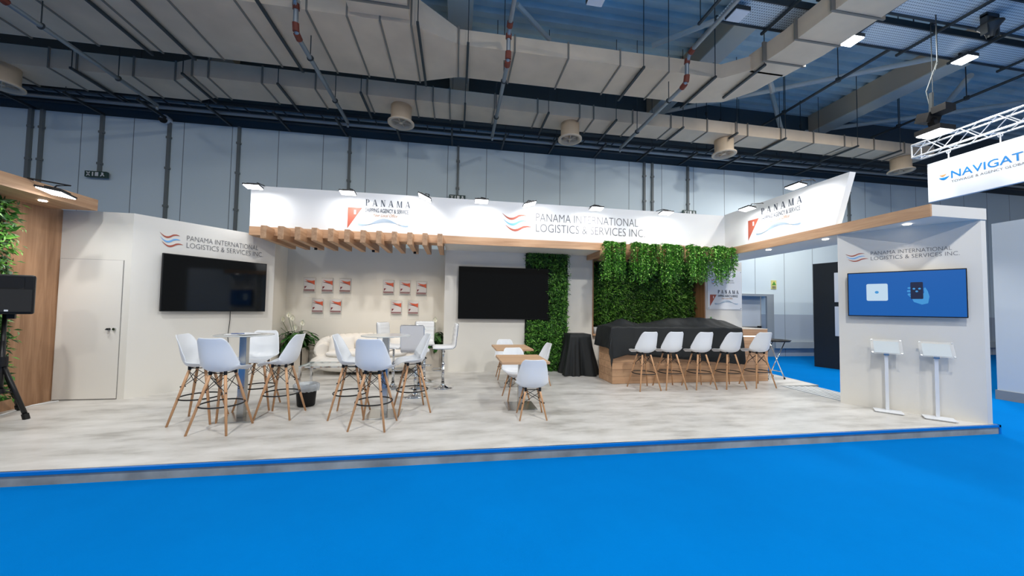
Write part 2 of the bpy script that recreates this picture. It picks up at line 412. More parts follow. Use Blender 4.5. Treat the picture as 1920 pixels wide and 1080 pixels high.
def shipping_logo(parent, O, X, N, k=1.0):
    """O = lower left of the triangle tip; k = scale, 1 -> about 1.25 m wide"""
    O = Vector(O); X = Vector(X)
    def at(x, z): return O+X*x*k+Vector((0, 0, z*k))
    L(MB().flat([[(0, .44*k), (.0, 0), (.28*k, .44*k)]], O, X, Z3, N, .004).build('triangle_mark', LRED, parent), 'rust red triangle')
    L(text_polys(MB(), '1', at(.125, .30), X, Z3, N, .035*k, .09*k, t=.007).build('numeral', HEAD, parent), 'small white numeral')
    L(serif_panama(MB(), at(.34, .49), X, Z3, N, .90*k, .135*k).build('serif_lettering', TEXTC, parent), 'dark wide-spaced serif capitals PANAMA')
    mb = MB(); text_polys(mb, 'SHIPPING AGENCY & SERVICE', at(.34, .36), X, Z3, N, .86*k, .085*k, off=.012)
    L(mb.build('small_lettering', TEXTC, parent), 'dark condensed capitals')
    mb = MB(); text_polys(mb, 'Your Local Office', at(.50, .275), X, Z3, N, .48*k, .062*k, shear=.5)
    L(mb.build('script_lettering', TAN, parent), 'slanted tan lettering')
    L(wave_lines(MB(), at(.20, .02), X, Z3, N, 1.0*k, .25*k, k=11, lw=.0024*k).build('wave_lines', WAVE, parent), 'fine pale blue wave lines')
def company_logo(parent, O, X, N, wd, lh, gap, ewd, eht, esp, w1=None):
    """O = lower left of the second line"""
    O = Vector(O); X = Vector(X).normalized()
    mb = MB()
    text_polys(mb, 'PANAMA INTERNATIONAL', O+Vector((0, 0, lh+gap)), X, Z3, N, w1 or wd*.93, lh, off=-.012)
    text_polys(mb, 'LOGISTICS & SERVICES INC.', O, X, Z3, N, wd, lh, off=-.012)
    L(mb.build('lettering', TEXTG, parent), 'thin grey capitals in two lines')
    emblem(parent, O-X*(ewd+esp)+Vector((0, 0, (2*lh+gap-eht)/2)), X, Z3, N, ewd, eht)

# ================================================================= HALL STRUCTURE
S(MB().box(-24, 30, -16, 11.6, -.22, -.12).build('floor', CARPET))
hw = S(MB().box(-24, 10.44, 11.4, 11.6, -.12, 6.8).box(11.45, 30, 11.4, 11.6, -.12, 6.8).box(10.44, 11.45, 11.4, 11.6, 2.12, 6.8).build('wall_back', HWALL))
S(MB().box(-24, 30, 11.55, 11.7, 6.8, 9.8).build('wall_upper_back', SHADEBL))
d1 = S(MB().box(10.44, 11.45, 11.62, 11.68, -.12, 2.12).build('door_1', plain('grey hall door', (.50, .54, .58), .5)))
S(MB().box(11.45, 11.75, 11.34, 11.4, -.12, 2.2).box(10.4, 11.45, 11.34, 11.4, 2.12, 2.2).build('trim_1', plain('grey door frame', (.30, .34, .37), .5)))
MB().box(10.48, 10.6, 11.56, 11.62, .9, 1.0).box(11.3, 11.42, 11.56, 11.62, .9, 1.0).box(10.6, 11.3, 11.58, 11.6, .94, .97).build('panic_bar', BLACK, d1)
S(MB().box(11.75, 26, 11.28, 11.4, .19, .43).build('trim_2', plain('grey bumper rail', (.42, .47, .49), .5)))
# corrugated roof deck with its ribs along x
mb = MB(); prof = []; y = -6.0
while y < 11.7:
    prof += [(y, 9.42), (y+.10, 9.42), (y+.15, 9.30), (y+.30, 9.30), (y+.35, 9.42)]; y += .36
mb.grid([[(-24, a, b) for a, b in prof], [(30, a, b) for a, b in prof]])
mb.box(-24, 30, -6, 11.7, 9.45, 9.5)
S(mb.build('ceiling', DECK))

# vertical conduits on the hall wall, each one its own thing
cond = [(-11.64, 'first from the left, beside its twin'), (-11.38, 'second from the left, beside its twin'), (-9.97, 'running down to the leftmost exit sign'),
        (-8.31, 'below the small white dome camera'), (-6.49, 'passing behind the corner of the white wall panel'), (-3.38, 'rising above the lamp over the slatted canopy'),
        (-.04, 'running down to the middle exit sign'), (6.52, 'left one of the pair left of the slanted header end'), (6.83, 'right one of the pair left of the slanted header end'),
        (8.23, 'running down to the rightmost exit sign'), (15.25, 'seen above the wood-edged bridge canopy')]
for x, tx in cond:
    z0 = {-9.97: 5.14, -.04: 5.14, 8.23: 5.14}.get(x, 2.0)
    mb = MB().box(x-.035, x+.035, 11.33, 11.398, z0, 6.80)
    for zz in (5.4, 6.3, 4.3, 3.2):
        if zz > z0: mb.box(x-.055, x+.055, 11.32, 11.398, zz-.03, zz+.03)
    tag(mb.build('conduit', plain('grey conduit', (.17, .19, .19), .5) if x == -11.64 else bpy.data.materials['grey conduit']), 'grey vertical hall wall conduit, '+tx, 'conduit', 'conduits on the hall wall')
for x, tx in [(-9.97, 'leftmost of three, above the left wall panels'), (-.04, 'middle of three, just above the long header'), (8.23, 'rightmost of three, between the two header panels')]:
    t = T('exit_sign', 'dark exit sign on the hall wall, '+tx, 'sign', (x, 11.26, 4.98), 0, 'exit signs')
    bevel(MB().box(x-.26, x+.26, 11.26, 11.34, 4.98, 5.15).build('housing', plain('dark green sign', (.02, .06, .05), .4), t))
    mb = MB(); O = (x-.22, 11.258, 5.01); t_ = [[(.0, 0), (.03, 0), (.10, .11), (.07, .11)], [(.07, 0), (.10, 0), (.03, .11), (0, .11)], [(.14, 0), (.17, 0), (.17, .11), (.14, .11)], [(.21, 0), (.29, 0), (.29, .11), (.21, .11)],
          [(.33, 0), (.36, 0), (.40, .07), (.37, .07)], [(.36, .07), (.42, .07), (.40, .11), (.36, .11)], [(.38, .04), (.42, 0), (.44, .01), (.40, .07)]]
    mb.flat(t_, O, (1, 0, 0), Z3, (0, -1, 0), .004).build('pictogram', WHITE, t)
t = T('dome_camera', 'small white dome camera high on the hall wall under the dark cable racks', 'camera', (-8.38, 11.3, 6.72))
MB().cyl((-8.38, 11.4, 6.8), (-8.38, 11.25, 6.8), .12).build('mount', WHITE, t)
MB().lathe([(.10, .0), (.09, -.05), (.05, -.09), (0, -.1)], (-8.38, 11.22, 6.76)).build('lens_dome', BLACKP, t, True)
t = T('warning_sign', 'small yellow warning notice on the hall wall right of the grey door', 'sign', (11.7, 11.37, 2.42))
MB().box(11.79-.10, 11.79+.12, 11.38, 11.4, 2.40, 2.73).build('plate', plain('yellow notice', (.72, .68, .25), .5), t)
MB().flat([[(0, 0), (.18, 0), (.09, .14)]], (11.71, 11.378, 2.55), (1, 0, 0), Z3, (0, -1, 0)).build('symbol', plain('green symbol', (.1, .35, .05), .5), t)
MB().flat([[(0, 0), (.16, 0), (.16, .015), (0, .015)], [(0, .03), (.16, .03), (.16, .045), (0, .045)], [(0, .06), (.16, .06), (.16, .075), (0, .075)]], (11.72, 11.378, 2.43), (1, 0, 0), Z3, (0, -1, 0)).build('text_lines', TEXTG, t)

# ---- cable racks by the wall
for k, (yy, zz, r, tx) in enumerate([(10.66, 7.12, .035, 'nearest the beige duct'), (10.80, 6.90, .05, 'second from the beige duct'), (11.0, 7.18, .05, 'highest, third from the beige duct'), (11.2, 6.98, .04, 'closest to the hall wall'), (10.9, 7.45, .06, 'uppermost in the dark gap')]):
    tag(MB().cyl((-20, yy, zz), (26, yy, zz), r, n=8).build('service_pipe', PIPE if k in (1, 2) else DARKM), 'long dark service pipe along the hall wall, '+tx, 'pipe', 'service pipes along the hall wall')
mb = MB().box(-20, 26, 10.56, 10.60, 7.0, 7.06).box(-20, 26, 11.1, 11.14, 7.0, 7.08)
x = -19.5
while x < 26: mb.box(x, x+.03, 10.56, 11.14, 7.02, 7.04); x += .5
tag(mb.build('cable_ladder', DARKM), 'long dark cable ladder in the gap between beige duct and hall wall', 'cable tray')
n = 0
for i in range(17):
    x = -13.2+1.62*i
    mb = MB().bar((x, 10.35, 6.82), (x, 11.38, 6.82), .05, .06).cyl((x, 10.4, 6.82), (x, 10.4, 9.3), .008, n=5)
    o = tag(mb.build('rack_strut', DARKM), 'dark strut carrying the cable racks along the hall wall, %s from the left' % ordn[i], 'bracket', 'rack struts along the hall wall')

# ---- ducts
def rib(t, x, y0, y1, z0, z1, wd=.035, d=.025): MB().box(x-wd/2, x+wd/2, y0-d, y1+d, z0-d, z1+d).build('flange', DUCTJ, t)
t = T('air_duct', 'long slim beige air duct nearest the hall wall, carrying the round nozzles', 'duct', (0, 9.8, 7.0))
def loft(mb, secs):
    for (xa, a), (xb, b) in zip(secs[:-1], secs[1:]):
        vs = [(x, y, z) for x, (y0, y1, z0, z1) in ((xa, a), (xb, b)) for y, z in ((y0, z0), (y1, z0), (y1, z1), (y0, z1))]
        mb.add(vs, [(0, 1, 5, 4), (1, 2, 6, 5), (2, 3, 7, 6), (3, 0, 4, 7)])
    for x, (y0, y1, z0, z1) in (secs[0], secs[-1]):
        mb.add([(x, y0, z0), (x, y1, z0), (x, y1, z1), (x, y0, z1)], [(0, 1, 2, 3)])
mb = MB(); A1 = (9.60, 10.46, 7.0, 7.46); A2 = (9.32, 10.2, 7.0, 7.42)
loft(mb, [(-20, A1), (-6.95, A1), (-6.4, A2), (16.2, (9.4, 10.0, 7.0, 7.34))])
mb.build('casing', DUCT, t)
mb = MB()
for x in (-13, -11.8, -10.6, -9.56, -9.0, -7.84, -6.95): rib(t, x, 9.60, 10.46, 7.0, 7.46)
for x in (-6.4, -6.05, -4.87, -3.64, -2.4, -1.18, -.73, -.29, .93, 2.14, 3.37, 3.79, 5.0, 6.23, 7.44, 8.42, 8.84, 10.04, 11.26, 12.46, 13.64, 14.9):
    f = (x+6.4)/22.6; rib(t, x, 9.32+.08*f, 10.2-.2*f, 7.0, 7.42-.08*f)
t = T('air_duct', 'wide beige air duct above and in front of the slim one, narrowing to the right', 'duct', (0, 7.8, 7.1))
mb = MB(); B1 = (6.93, 8.70, 7.1, 7.72); B2 = (7.30, 8.36, 7.1, 7.44)
loft(mb, [(-20, (6.95, 8.70, 7.1, 7.75)), (-1.0, B1), (-.07, B2), (6.15, (7.26, 8.30, 7.1, 7.44))])
mb.box(-2.15, -1.03, 5.2, 6.93, 7.18, 7.62)
# elbow, then the leg that runs towards the viewer
mb.prism([(6.15, 7.26), (6.15, 8.30), (6.9, 8.1), (7.35, 7.55), (7.5, 6.9), (6.6, 6.9)], 7.1, 7.44)
loft_y = [(6.62, 7.55, 6.95), (6.75, 7.75, 6.2), (6.85, 7.9, 3.0)]
for (xa, xb, ya), (xc, xd, yb) in zip(loft_y[:-1], loft_y[1:]):
    mb.prism([(xa, ya), (xb, ya), (xd, yb), (xc, yb)], 7.1, 7.5)
mb.build('casing', DUCT, t)
mb = MB()
for x in [-13.9+1.22*i for i in range(10)]+[-2.2, -1.59, -1.0]: rib(t, x, 6.95, 8.70, 7.1, 7.72)
for x in (-.07, 1.14, 2.35, 3.58, 4.79, 5.96): rib(t, x, 7.29, 8.34, 7.1, 7.44)
for b_ in ((6.6, 7.7, 6.55, 6.59, 7.08, 7.52), (6.7, 7.8, 5.9, 5.94, 7.08, 7.52), (6.7, 7.9, 5.2, 5.24, 7.08, 7.52), (-2.19, -.99, 6.6, 6.64, 7.15, 7.65)): MB().box(*b_).build('flange', DUCTJ, t)
# nozzles
def nozzle(x, y, tx):
    t = T('air_nozzle', 'round beige air nozzle under the slim duct, '+tx, 'air nozzle', (x, y, 6.5), 0, 'round air nozzles under the duct')
    MB().lathe([(.0, 7.0), (.27, 7.0), (.27, 6.62), (.35, 6.56), (.35, 6.52), (.29, 6.52), (.25, 6.6), (.25, 6.9), (0, 6.9)], (x, y, 0), 32).build('collar', DUCT, t, True)
    mb = MB()
    for k in range(6):
        a = k*pi/3+.3; mb.bar((x+.03*cos(a), y+.03*sin(a), 6.60), (x+.26*cos(a), y+.26*sin(a), 6.62), .012, .10)
    mb.cyl((x, y, 6.54), (x, y, 6.68), .05)
    mb.build('vanes', DUCT, t)
for x, tx in [(-10.6, 'leftmost, at the picture edge'), (-1.6, 'second from the left, over the left lettering'), (3.22, 'third from the left'), (8.34, 'fourth from the left'), (15.3, 'rightmost, half hidden by the truss')]:
    nozzle(x, 9.75, tx)
# duct struts (dark channels on threaded rods)
def strut(a, b, z, rods, nm, grp='dark struts under the ducts'):
    mb = MB().bar((a[0], a[1], z), (b[0], b[1], z), .05, .05)
    for f in rods:
        x = a[0]+(b[0]-a[0])*f; y = a[1]+(b[1]-a[1])*f; mb.cyl((x, y, z), (x, y, 9.3), .01, n=5)
    return tag(mb.build('duct_strut', DARKM), nm, 'bracket', grp)
for i, x in enumerate((-11.5, -8.95, -6.5, -4.44, -2.51, .12, 2.41, 4.4, 6.5, 8.3, 10.0, 12.7, 14.4)):
    y0, y1 = (9.4, 10.95) if x < -7 else (9.15, 10.35)
    strut((x, y0), (x, y1), 6.93, (.02,), 'dark strut hanging under the slim beige duct, %s from the left' % ordn[i])
for i, (x, a, b) in enumerate([(-9.6, 6.5, 8.75), (-6.8, 6.5, 8.75), (-5.96, 6.5, 8.75), (-3.7, 6.5, 8.75), (-.86, 6.79, 8.75), (.13, 7.15, 8.45), (4.1, 7.15, 8.45), (5.92, 7.15, 8.45), (6.7, 6.6, 7.85)]):
    strut((x, a), (x, b), 7.04, (.02,), 'dark strut hanging under the wide beige duct, %s from the left' % ordn[i], 'dark struts under the wide duct')

# ---- sprinkler pipes with risers and red couplings
for x, tx in [(-7.73, 'leftmost'), (-3.09, 'second from the left, above the slatted canopy'), (.95, 'third from the left, above the middle screen'), (5.0, 'fourth from the left, above the bar')]:
    t = T('sprinkler_pipe', 'grey sprinkler pipe with red couplings, '+tx, 'pipe', (x, 8.5, 6.6), 0, 'sprinkler pipes crossing the ducts')
    MB().tube([(x, 10.15, 6.62), (x, 7.1, 6.62), (x, 6.98, 6.66), (x, 6.92, 6.8), (x, 6.92, 7.05), (x, 6.85, 7.2), (x, 6.7, 7.25), (x, 1.0, 7.25)], .045, 10).cyl((x, 10.15, 6.58), (x, 10.15, 6.5), .03, n=8).build('pipe', PIPE, t, True)
    for p, q in [((x, 7.10, 6.62), (x, 6.98, 6.64)), ((x, 6.95, 6.66), (x, 6.92, 6.80)), ((x, 6.92, 7.06), (x, 6.90, 7.16)), ((x, 6.80, 7.22), (x, 6.70, 7.25))]: MB().cyl(p, q, .062, n=8).build('coupling', RED, t)
    for yy in (7.6, 9.1): MB().ring((x, yy, 6.62), .055, .014, 12, 5, 1).cyl((x, yy, 6.66), (x, yy, 9.3), .01, n=5).build('hanger', DARKM, t)

# ---- roof girders, braces
for x, tx in [(-6.9, 'leftmost, hidden mostly by the wide duct'), (-.05, 'above the middle of the header'), (6.95, 'beside the duct elbow'), (13.85, 'long one at the upper right')]:
    t = T('roof_girder', 'beige steel roof girder, '+tx, 'girder', (x, 5, 8.6), 0, 'roof girders')
    MB().box(x-.3, x+.3, -5, 11.5, 8.58, 8.62).build('bottom_flange', plain('pale girder flange', (.80, .76, .66), .5) if x == -6.9 else bpy.data.materials['pale girder flange'], t)
    MB().box(x-.27, x+.27, -5, 11.5, 8.62, 9.3).build('web', GIRD, t)
def brace(a, b, r, tx):
    tag(MB().cyl(a, b, r, n=10).build('roof_brace', TUBE), 'pale tubular roof brace '+tx, 'brace', 'tubular roof braces')
brace((1.29, 7.98, 8.8), (2.35, 8.91, 8.8), .06, 'slanting above the wide duct near the middle')
brace((5.1, 8.5, 8.7), (6.5, 7.35, 8.8), .07, 'left of the girder beside the duct elbow')
brace((9.06, 9, 9.3), (9.4, 9, 8.2), .07, 'short upright one behind the duct elbow')
brace((10.9, 10.5, 9.3), (11.3, 10.5, 7.9), .07, 'upright one right of the duct leg')
brace((7.3, 11.4, 8.75), (13.3, 7.6, 8.8), .07, 'long one rising to the right-hand floodlight')
brace((13.5, 11.6, 8.7), (18.95, 8.72, 8.8), .07, 'long one behind the hanging spotlight')
brace((14.86, 7.8, 8.6), (16.89, 9.6, 8.8), .08, 'steep one above the hanging spotlight')
for x, tx in [(10.2, 'left of the long girder'), (14.7, 'right of the long girder')]:
    t = T('ceiling_pipe', 'thin dark pipe on drop rods below the roof deck, '+tx, 'pipe', (x, 7, 7.9))
    MB().cyl((x, 10.2, 7.9), (x, 2, 7.9), .04, n=8).build('pipe', DARKM, t)
    for yy in (9.4, 7.8, 6.2, 4.6): MB().cyl((x, yy, 7.9), (x, yy, 9.3), .012, n=5).cyl((x, yy-.0, 7.86), (x, yy, 7.96), .06, n=8).build('drop_rod', DARKM, t)
for i, (x, y) in enumerate([(8.4, 10.6), (9.2, 10.9), (11.6, 11.0), (12.3, 10.7), (16.6, 9.7)]):
    tag(MB().cyl((x, y, 7.0), (x, y, 9.3), .012, n=5).cyl((x, y, 8.3), (x, y, 8.4), .04, n=6).build('drop_rod', DARKM), 'thin dark drop rod hanging from the roof deck, %s from the left' % ordn[i], 'rod', 'drop rods at the right')

# ---- perforated trays and floodlights
for (y0, y1, x0, tx) in [(5.93, 6.50, 5.4, 'carrying the two lit floodlights'), (5.05, 5.70, 7.0, 'second one, nearer the viewer'), (4.1, 4.75, 7.6, 'third one, at the very top right')]:
    t = T('ceiling_tray', 'pale blue perforated metal tray under the roof, '+tx, 'cable tray', (x0, y0, 7.8), 0, 'perforated ceiling trays')
    MB().box(x0, 22, y0, y1, 7.80, 7.83).build('perforated_sheet', TRAY, t)
    MB().box(x0, 22, y0-.03, y0, 7.76, 7.9).box(x0, 22, y1, y1+.03, 7.76, 7.9).build('side_rail', DARKM, t)
for i, x in enumerate((5.05, 6.6, 8.63, 10.3, 11.86, 13.45)): strut((x, 6.6), (x, 3.6), 7.72, (.02, .5, .98), 'dark cross channel under the perforated ceiling trays, %s from the left' % ordn[i], 'cross channels under the trays')
for x, y, lit, tx in [(8.61, 6.3, 1, 'lit, left one of the two bright ones'), (11.87, 6.31, 1, 'lit, right one of the two bright ones'), (5.6, 6.15, 0, 'unlit, at the left end of the tray'), (2.6, 6.3, 0, 'unlit, at the top edge of the picture')]:
    t = T('hall_floodlight', 'square hall floodlight under the perforated tray, '+tx, 'floodlight', (x, y, 7.62), 0, 'hall floodlights under the roof')
    MB().box(x-.17, x+.17, y-.15, y+.15, 7.62, 7.70).build('housing', DARKM, t)
    MB().box(x-.16, x+.16, y-.14, y+.14, 7.60, 7.62).build('glass', LAMPON if lit else LAMPOFF, t)
    MB().bar((x-.16, y, 7.68), (x-.16, y, 7.755), .02).bar((x+.16, y, 7.68), (x+.16, y, 7.755), .02).box(x-.17, x+.17, y-.015, y+.015, 7.74, 7.758).build('bracket', DARKM, t)
    if lit: area('hall_floodlight_lamp', (x, y, 7.58), (x, y-.3, 0), .3, 170, HALL)
t = T('horn_speaker', 'small grey horn speaker hanging among the ceiling trays at the top right', 'speaker', (10.87, 6.0, 7.7))
MB().lathe([(.05, 0), (.07, .1), (.18, .28), (.19, .28), (.0, .1)], (10.87, 5.4, 7.3)).build('horn', DARKM, t, True)
MB().box(10.70, 10.74, 5.35, 5.45, 7.35, 7.76).box(11.0, 11.04, 5.35, 5.45, 7.35, 7.76).box(10.70, 11.04, 5.35, 5.45, 7.72, 7.8).build('bracket', DARKM, t)

# ---- truss, banner, hanging spotlight
t = T('lighting_truss', 'silver box lighting truss above the hanging banner at the right', 'truss', (10, 5, 4.97))
mb = MB(); cs = [(9.88, 4.97), (10.14, 4.97), (9.88, 5.25), (10.14, 5.25)]
for x, z in cs: mb.cyl((x, 6.1, z), (x, 1.5, z), .02, n=8)
for q in range(19):
    y0 = 6.1-q*.25; y1 = y0-.25; f = q % 2
    for (xa, za), (xb, zb) in (((9.88, 4.97), (10.14, 4.97)), ((9.88, 5.25), (10.14, 5.25)), ((9.88, 4.97), (9.88, 5.25)), ((10.14, 4.97), (10.14, 5.25))):
        if f: xa, xb, za, zb = xb, xa, zb, za
        mb.cyl((xa, y0, za), (xb, y1, zb), .009, n=5)
for (xa, za), (xb, zb) in (((9.88, 4.97), (10.14, 4.97)), ((9.88, 5.25), (10.14, 5.25)), ((9.88, 4.97), (9.88, 5.25)), ((10.14, 4.97), (10.14, 5.25))): mb.cyl((xa, 6.1, za), (xb, 6.1, zb), .015, n=6)
mb.build('frame', plain('aluminium truss', (.72, .74, .76), .3, metal=.7), t)
for yy in (5.8, 3.4): MB().cyl((10.0, yy, 5.25), (10.0, yy, 9.3), .008, n=5).build('suspension_cable', DARKM, t)
t = T('hanging_banner', 'white hanging banner with blue NAVIGATOR lettering at the right edge', 'banner', (10, 4, 3.93))
MB().box(10.0, 10.08, 2.6, 5.92, 3.93, 4.76).build('panel', plain('white banner', (.80, .84, .88), .5), t)
text_polys(MB(), 'NAVIGATOR', (10, 5.56, 4.33), (0, -1, 0), (0, 0, 1), (-1, 0, 0), 1.24, .15, off=.008).build('lettering', plain('navigator blue', (.01, .20, .55), .4), t)
text_polys(MB(), 'TOWAGE & AGENCY GLOBAL NETWORK', (10, 5.56, 4.235), (0, -1, 0), (0, 0, 1), (-1, 0, 0), 1.36, .045).build('small_lettering', TEXTG, t)
def arcband(x0, x1, yc, dip, th, n=12):
    a = [(x0+(x1-x0)*i/n, yc-dip*sin(pi*i/n)-th*sin(pi*i/n)) for i in range(n+1)]
    b = [(x0+(x1-x0)*i/n, yc-dip*sin(pi*i/n)+.002) for i in range(n+1)]
    return [[a[i], a[i+1], b[i+1], b[i]] for i in range(n)]
MB().flat(arcband(0, .16, .09, .01, .05), (10, 5.745, 4.30), (0, -1, 0), Z3, (-1, 0, 0)).build('lower_arc', bpy.data.materials['navigator blue'], t)
MB().flat(arcband(.01, .12, .14, .01, .035), (10, 5.745, 4.31), (0, -1, 0), Z3, (-1, 0, 0)).build('upper_arc', plain('orange print', (.75, .28, .10), .5), t)
HK = plain('white hook', (.7, .72, .75), .3)
for yy in (5.6, 4.9, 4.2, 3.4): MB().cyl((10.02, yy, 4.76), (10.02, yy, 4.95), .012, n=6).ring((10.02, yy, 4.9), .03, .008, 10, 5, 0).build('hook', HK, t)
t = T('spotlight', 'black hanging spotlight with a bright face clamped above the truss end', 'spotlight', (9.8, 5.55, 5.2))
MB().obox((9.60, 5.65, 5.58), .34, .20, .18, Matrix.Rotation(.3, 3, 'X')).obox((9.60, 5.42, 5.66), .26, .22, .14).bar((9.60, 5.6, 5.55), (9.60, 5.55, 5.3), .10).build('body', BLACKP, t)
MB().box(9.44, 9.84, 5.38, 5.78, 5.24, 5.34).build('lamp_head', BLACKP, t)
MB().box(9.46, 9.82, 5.40, 5.76, 5.22, 5.24).build('glass', LAMPON, t)
MB().tube([(9.60, 5.6, 5.7), (9.66, 5.7, 6.2), (9.8, 5.6, 6.8), (9.8, 5.6, 9.3)], .012, 6).cyl((9.60, 5.6, 5.7), (9.62, 5.6, 6.1), .035, n=8).build('hoist_cable', DARKM, t)
area('truss_spotlight_lamp', (9.6, 5.4, 5.18), (9.7, 4.6, 4.0), .25, 22, HALL)

# ---- neighbours at the right
S(MB().box(10.55, 10.65, 1.0, 5.32, .06, 3.35).build('wall_right', plain('pale partition', (.66, .70, .72), .5)))
S(MB().box(10.53, 10.67, 1.0, 5.34, -.12, .06).build('baseboard_right', plain('grey plinth', (.28, .29, .29), .5)))
t = T('exhibition_tower', 'tall black exhibition stand block seen through the opening behind the bridge canopy', 'booth', (10.95, 8.6, -.12))
MB().prism([(10.93, 9.19), (11.0, 8.94), (11.5, 7.2), (13.2, 7.2), (13.2, 9.3)], -.12, 3.04).build('block', plain('matt black panel', (.010, .013, .016), .5), t)
for z0, z1 in ((1.85, 2.72), (.85, 1.72)):
    vs = Vector((.5, -1.74, 0)).normalized()
    MB().flat([[(.27, z0), (1.4, z0), (1.4, z1), (.27, z1)]], (11.0, 8.94, 0), vs, Z3, (-vs.y*-1, -vs.x, 0) if False else (vs.y, -vs.x, 0), .02).build('white_panel', WHITE, t)

# ================================================================= BOOTH STRUCTURE
S(MB().prism([(-9, 3.77), (7.44, 3.77), (7.44, 4.98), (6.55, 4.98), (6.62, 6.3), (7.55, 6.3), (7.72, 7.5), (7.72, 8.5), (-9, 9.3)], -.10, 0).build('floor_platform', FLOOR))
S(MB().box(-9, 7.46, 3.755, 3.77, -.12, -.028).build('trim_platform', FASC))
S(MB().box(-9, 7.47, 3.745, 3.775, -.028, .002).box(7.44, 7.47, 3.745, 4.98, -.12, .002).build('trim_platform_edge', BLUEEDGE))
S(MB().box(-9, 7.465, 3.772, 3.785, -.002, .003).build('trim_glint', STEEL))  # bright strip put in for the white glint line along the platform edge
S(MB().box(6.62, 7.56, 6.285, 6.30, -.12, .0).prism([(7.555, 6.29), (7.57, 6.29), (7.74, 7.5), (7.725, 7.5)], -.12, 0).build('trim_step', FASC))
# grooved access ramp
rp = MB().add([(6.57, 5.0, 0), (6.62, 6.28, 0), (7.5, 6.28, -.03), (7.35, 5.0, -.03), (6.57, 5.0, -.12), (6.62, 6.28, -.12), (7.5, 6.28, -.12), (7.35, 5.0, -.12)],
              [(0, 3, 2, 1), (4, 5, 6, 7), (0, 1, 5, 4), (1, 2, 6, 5), (2, 3, 7, 6), (3, 0, 4, 7)])
t = T('access_ramp', 'pale grooved ramp leading off the platform beside the bridge canopy', 'ramp', (7.0, 5.6, -.12))
rp.build('ramp_board', plain('pale ramp', (.68, .69, .68), .4), t)
GRIP = plain('grey grip strip', (.22, .25, .30), .4)
for k in range(6):
    f = .04+k*.17; a = Vector((6.57, 5.0, .003)).lerp(Vector((7.35, 5.0, -.027)), f); b = Vector((6.62, 6.28, .003)).lerp(Vector((7.5, 6.28, -.027)), f)
    MB().bar(a, b, .022, .006).build('grip_strip', GRIP, t)

# walls
S(MB().box(-6.13, -5.1, 6.39, 6.47, 0, 2.93).build('wall_corner', WALL))
dr = S(MB().box(-6.03, -5.2, 6.374, 6.389, .015, 2.17).build('door_2', plain('white booth door', (.76, .73, .67), .45)))
S(MB().box(-6.035, -5.195, 6.384, 6.3895, .0, 2.174).build('trim_door_gap', plain('shadow gap', (.20, .19, .18), .6)))  # dark sheet behind the leaf, colours in the shaded gap round the door
MB().cyl((-5.33, 6.374, 1.09), (-5.33, 6.33, 1.09), .016).lathe([(0, 0), (.02, 0), (.02, .012), (0, .012)], (-5.33, 6.33, 1.08), 12).build('door_knob', BLACK, dr)
MB().cyl((-5.26, 6.374, 1.09), (-5.26, 6.35, 1.09), .02).build('lock', STEEL, dr)
q1, q2 = Vector((-5.1, 6.39, 0)), Vector((-3.8, 8.02, 0))
dv = (q2-q1).normalized(); nv = Vector((dv.y, -dv.x, 0))      # nv faces the viewer side
wl = S(MB().prism([(q1.x, q1.y), (q2.x, q2.y), (q2.x-nv.x*.08, q2.y-nv.y*.08+.05), (q1.x-nv.x*.08, q1.y-nv.y*.08)], 0, 2.93).build('wall_left', WALL))
company_logo(wl, Vector((-4.69, 6.90, 2.485)), dv, nv, 1.20, .09, .035, .30, .24, .05, w1=1.11)
S(MB().prism([(-3.8, 8.02), (-4.03, 9.1), (-4.13, 9.1), (-3.9, 8.02)], 0, 2.93).build('wall_niche_left', WALL))
S(MB().box(-4.1, -.2, 9.1, 9.2, 0, 3.0).build('wall_niche_back', WALL))
S(MB().box(-.28, 1.66, 8.38, 8.48, 0, 2.93).box(2.74, 3.40, 8.38, 8.48, 0, 2.93).box(-.28, -.18, 8.48, 9.1, 0, 2.93).box(3.3, 3.4, 8.48, 8.9, 0, 2.9).box(1.66, 2.74, 8.44, 8.5, 0, 2.93).build('wall_middle', WALL))
S(MB().box(-.275, 3.395, 7.516, 8.38, 2.875, 2.93).build('ceiling_soffit', WALL))
S(MB().box(3.40, 6.56, 8.46, 8.9, 0, .90).box(6.55, 7.68, 8.38, 8.9, 0, 2.87).build('wall_bar_back', WALL))
S(MB().box(3.40, 6.56, 8.90, 8.96, .9, 2.95).build('wall_kitchen_niche', MOSS))
mb = MB()
for x in (3.6, 4.3, 5.0, 5.7): mb.box(x-.004, x+.004, 8.455, 8.462, .02, .88)
S(mb.build('trim_cupboard', TEXTG))
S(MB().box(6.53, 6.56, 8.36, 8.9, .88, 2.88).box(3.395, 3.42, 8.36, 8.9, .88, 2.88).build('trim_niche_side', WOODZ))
S(MB().box(3.40, 6.56, 8.34, 8.9, .86, .90).box(3.395, 6.56, 8.36, 8.9, 2.80, 2.98).build('trim_niche', WOODX))
# right wall under the bridge canopy
P1, P2 = Vector((6.44, 4.99, 0)), Vector((7.32, 3.79, 0)); dr_ = (P2-P1).normalized(); nr = Vector((dr_.y, -dr_.x, 0))
wr = S(MB().prism([(6.44, 4.99), (7.32, 3.79), (7.41, 3.79), (7.41, 4.99)], 0, 2.87).build('wall_tower', WALL))
company_logo(wr, Vector((6.675, 4.672, 2.385)), dr_, nr, .90, .058, .025, .27, .145, .03, w1=.83)
# left oak wall and greenery
S(MB().box(-6.15, -6.05, 3.9, 6.39, 0, 2.93).build('wall_oak', WOODZ))

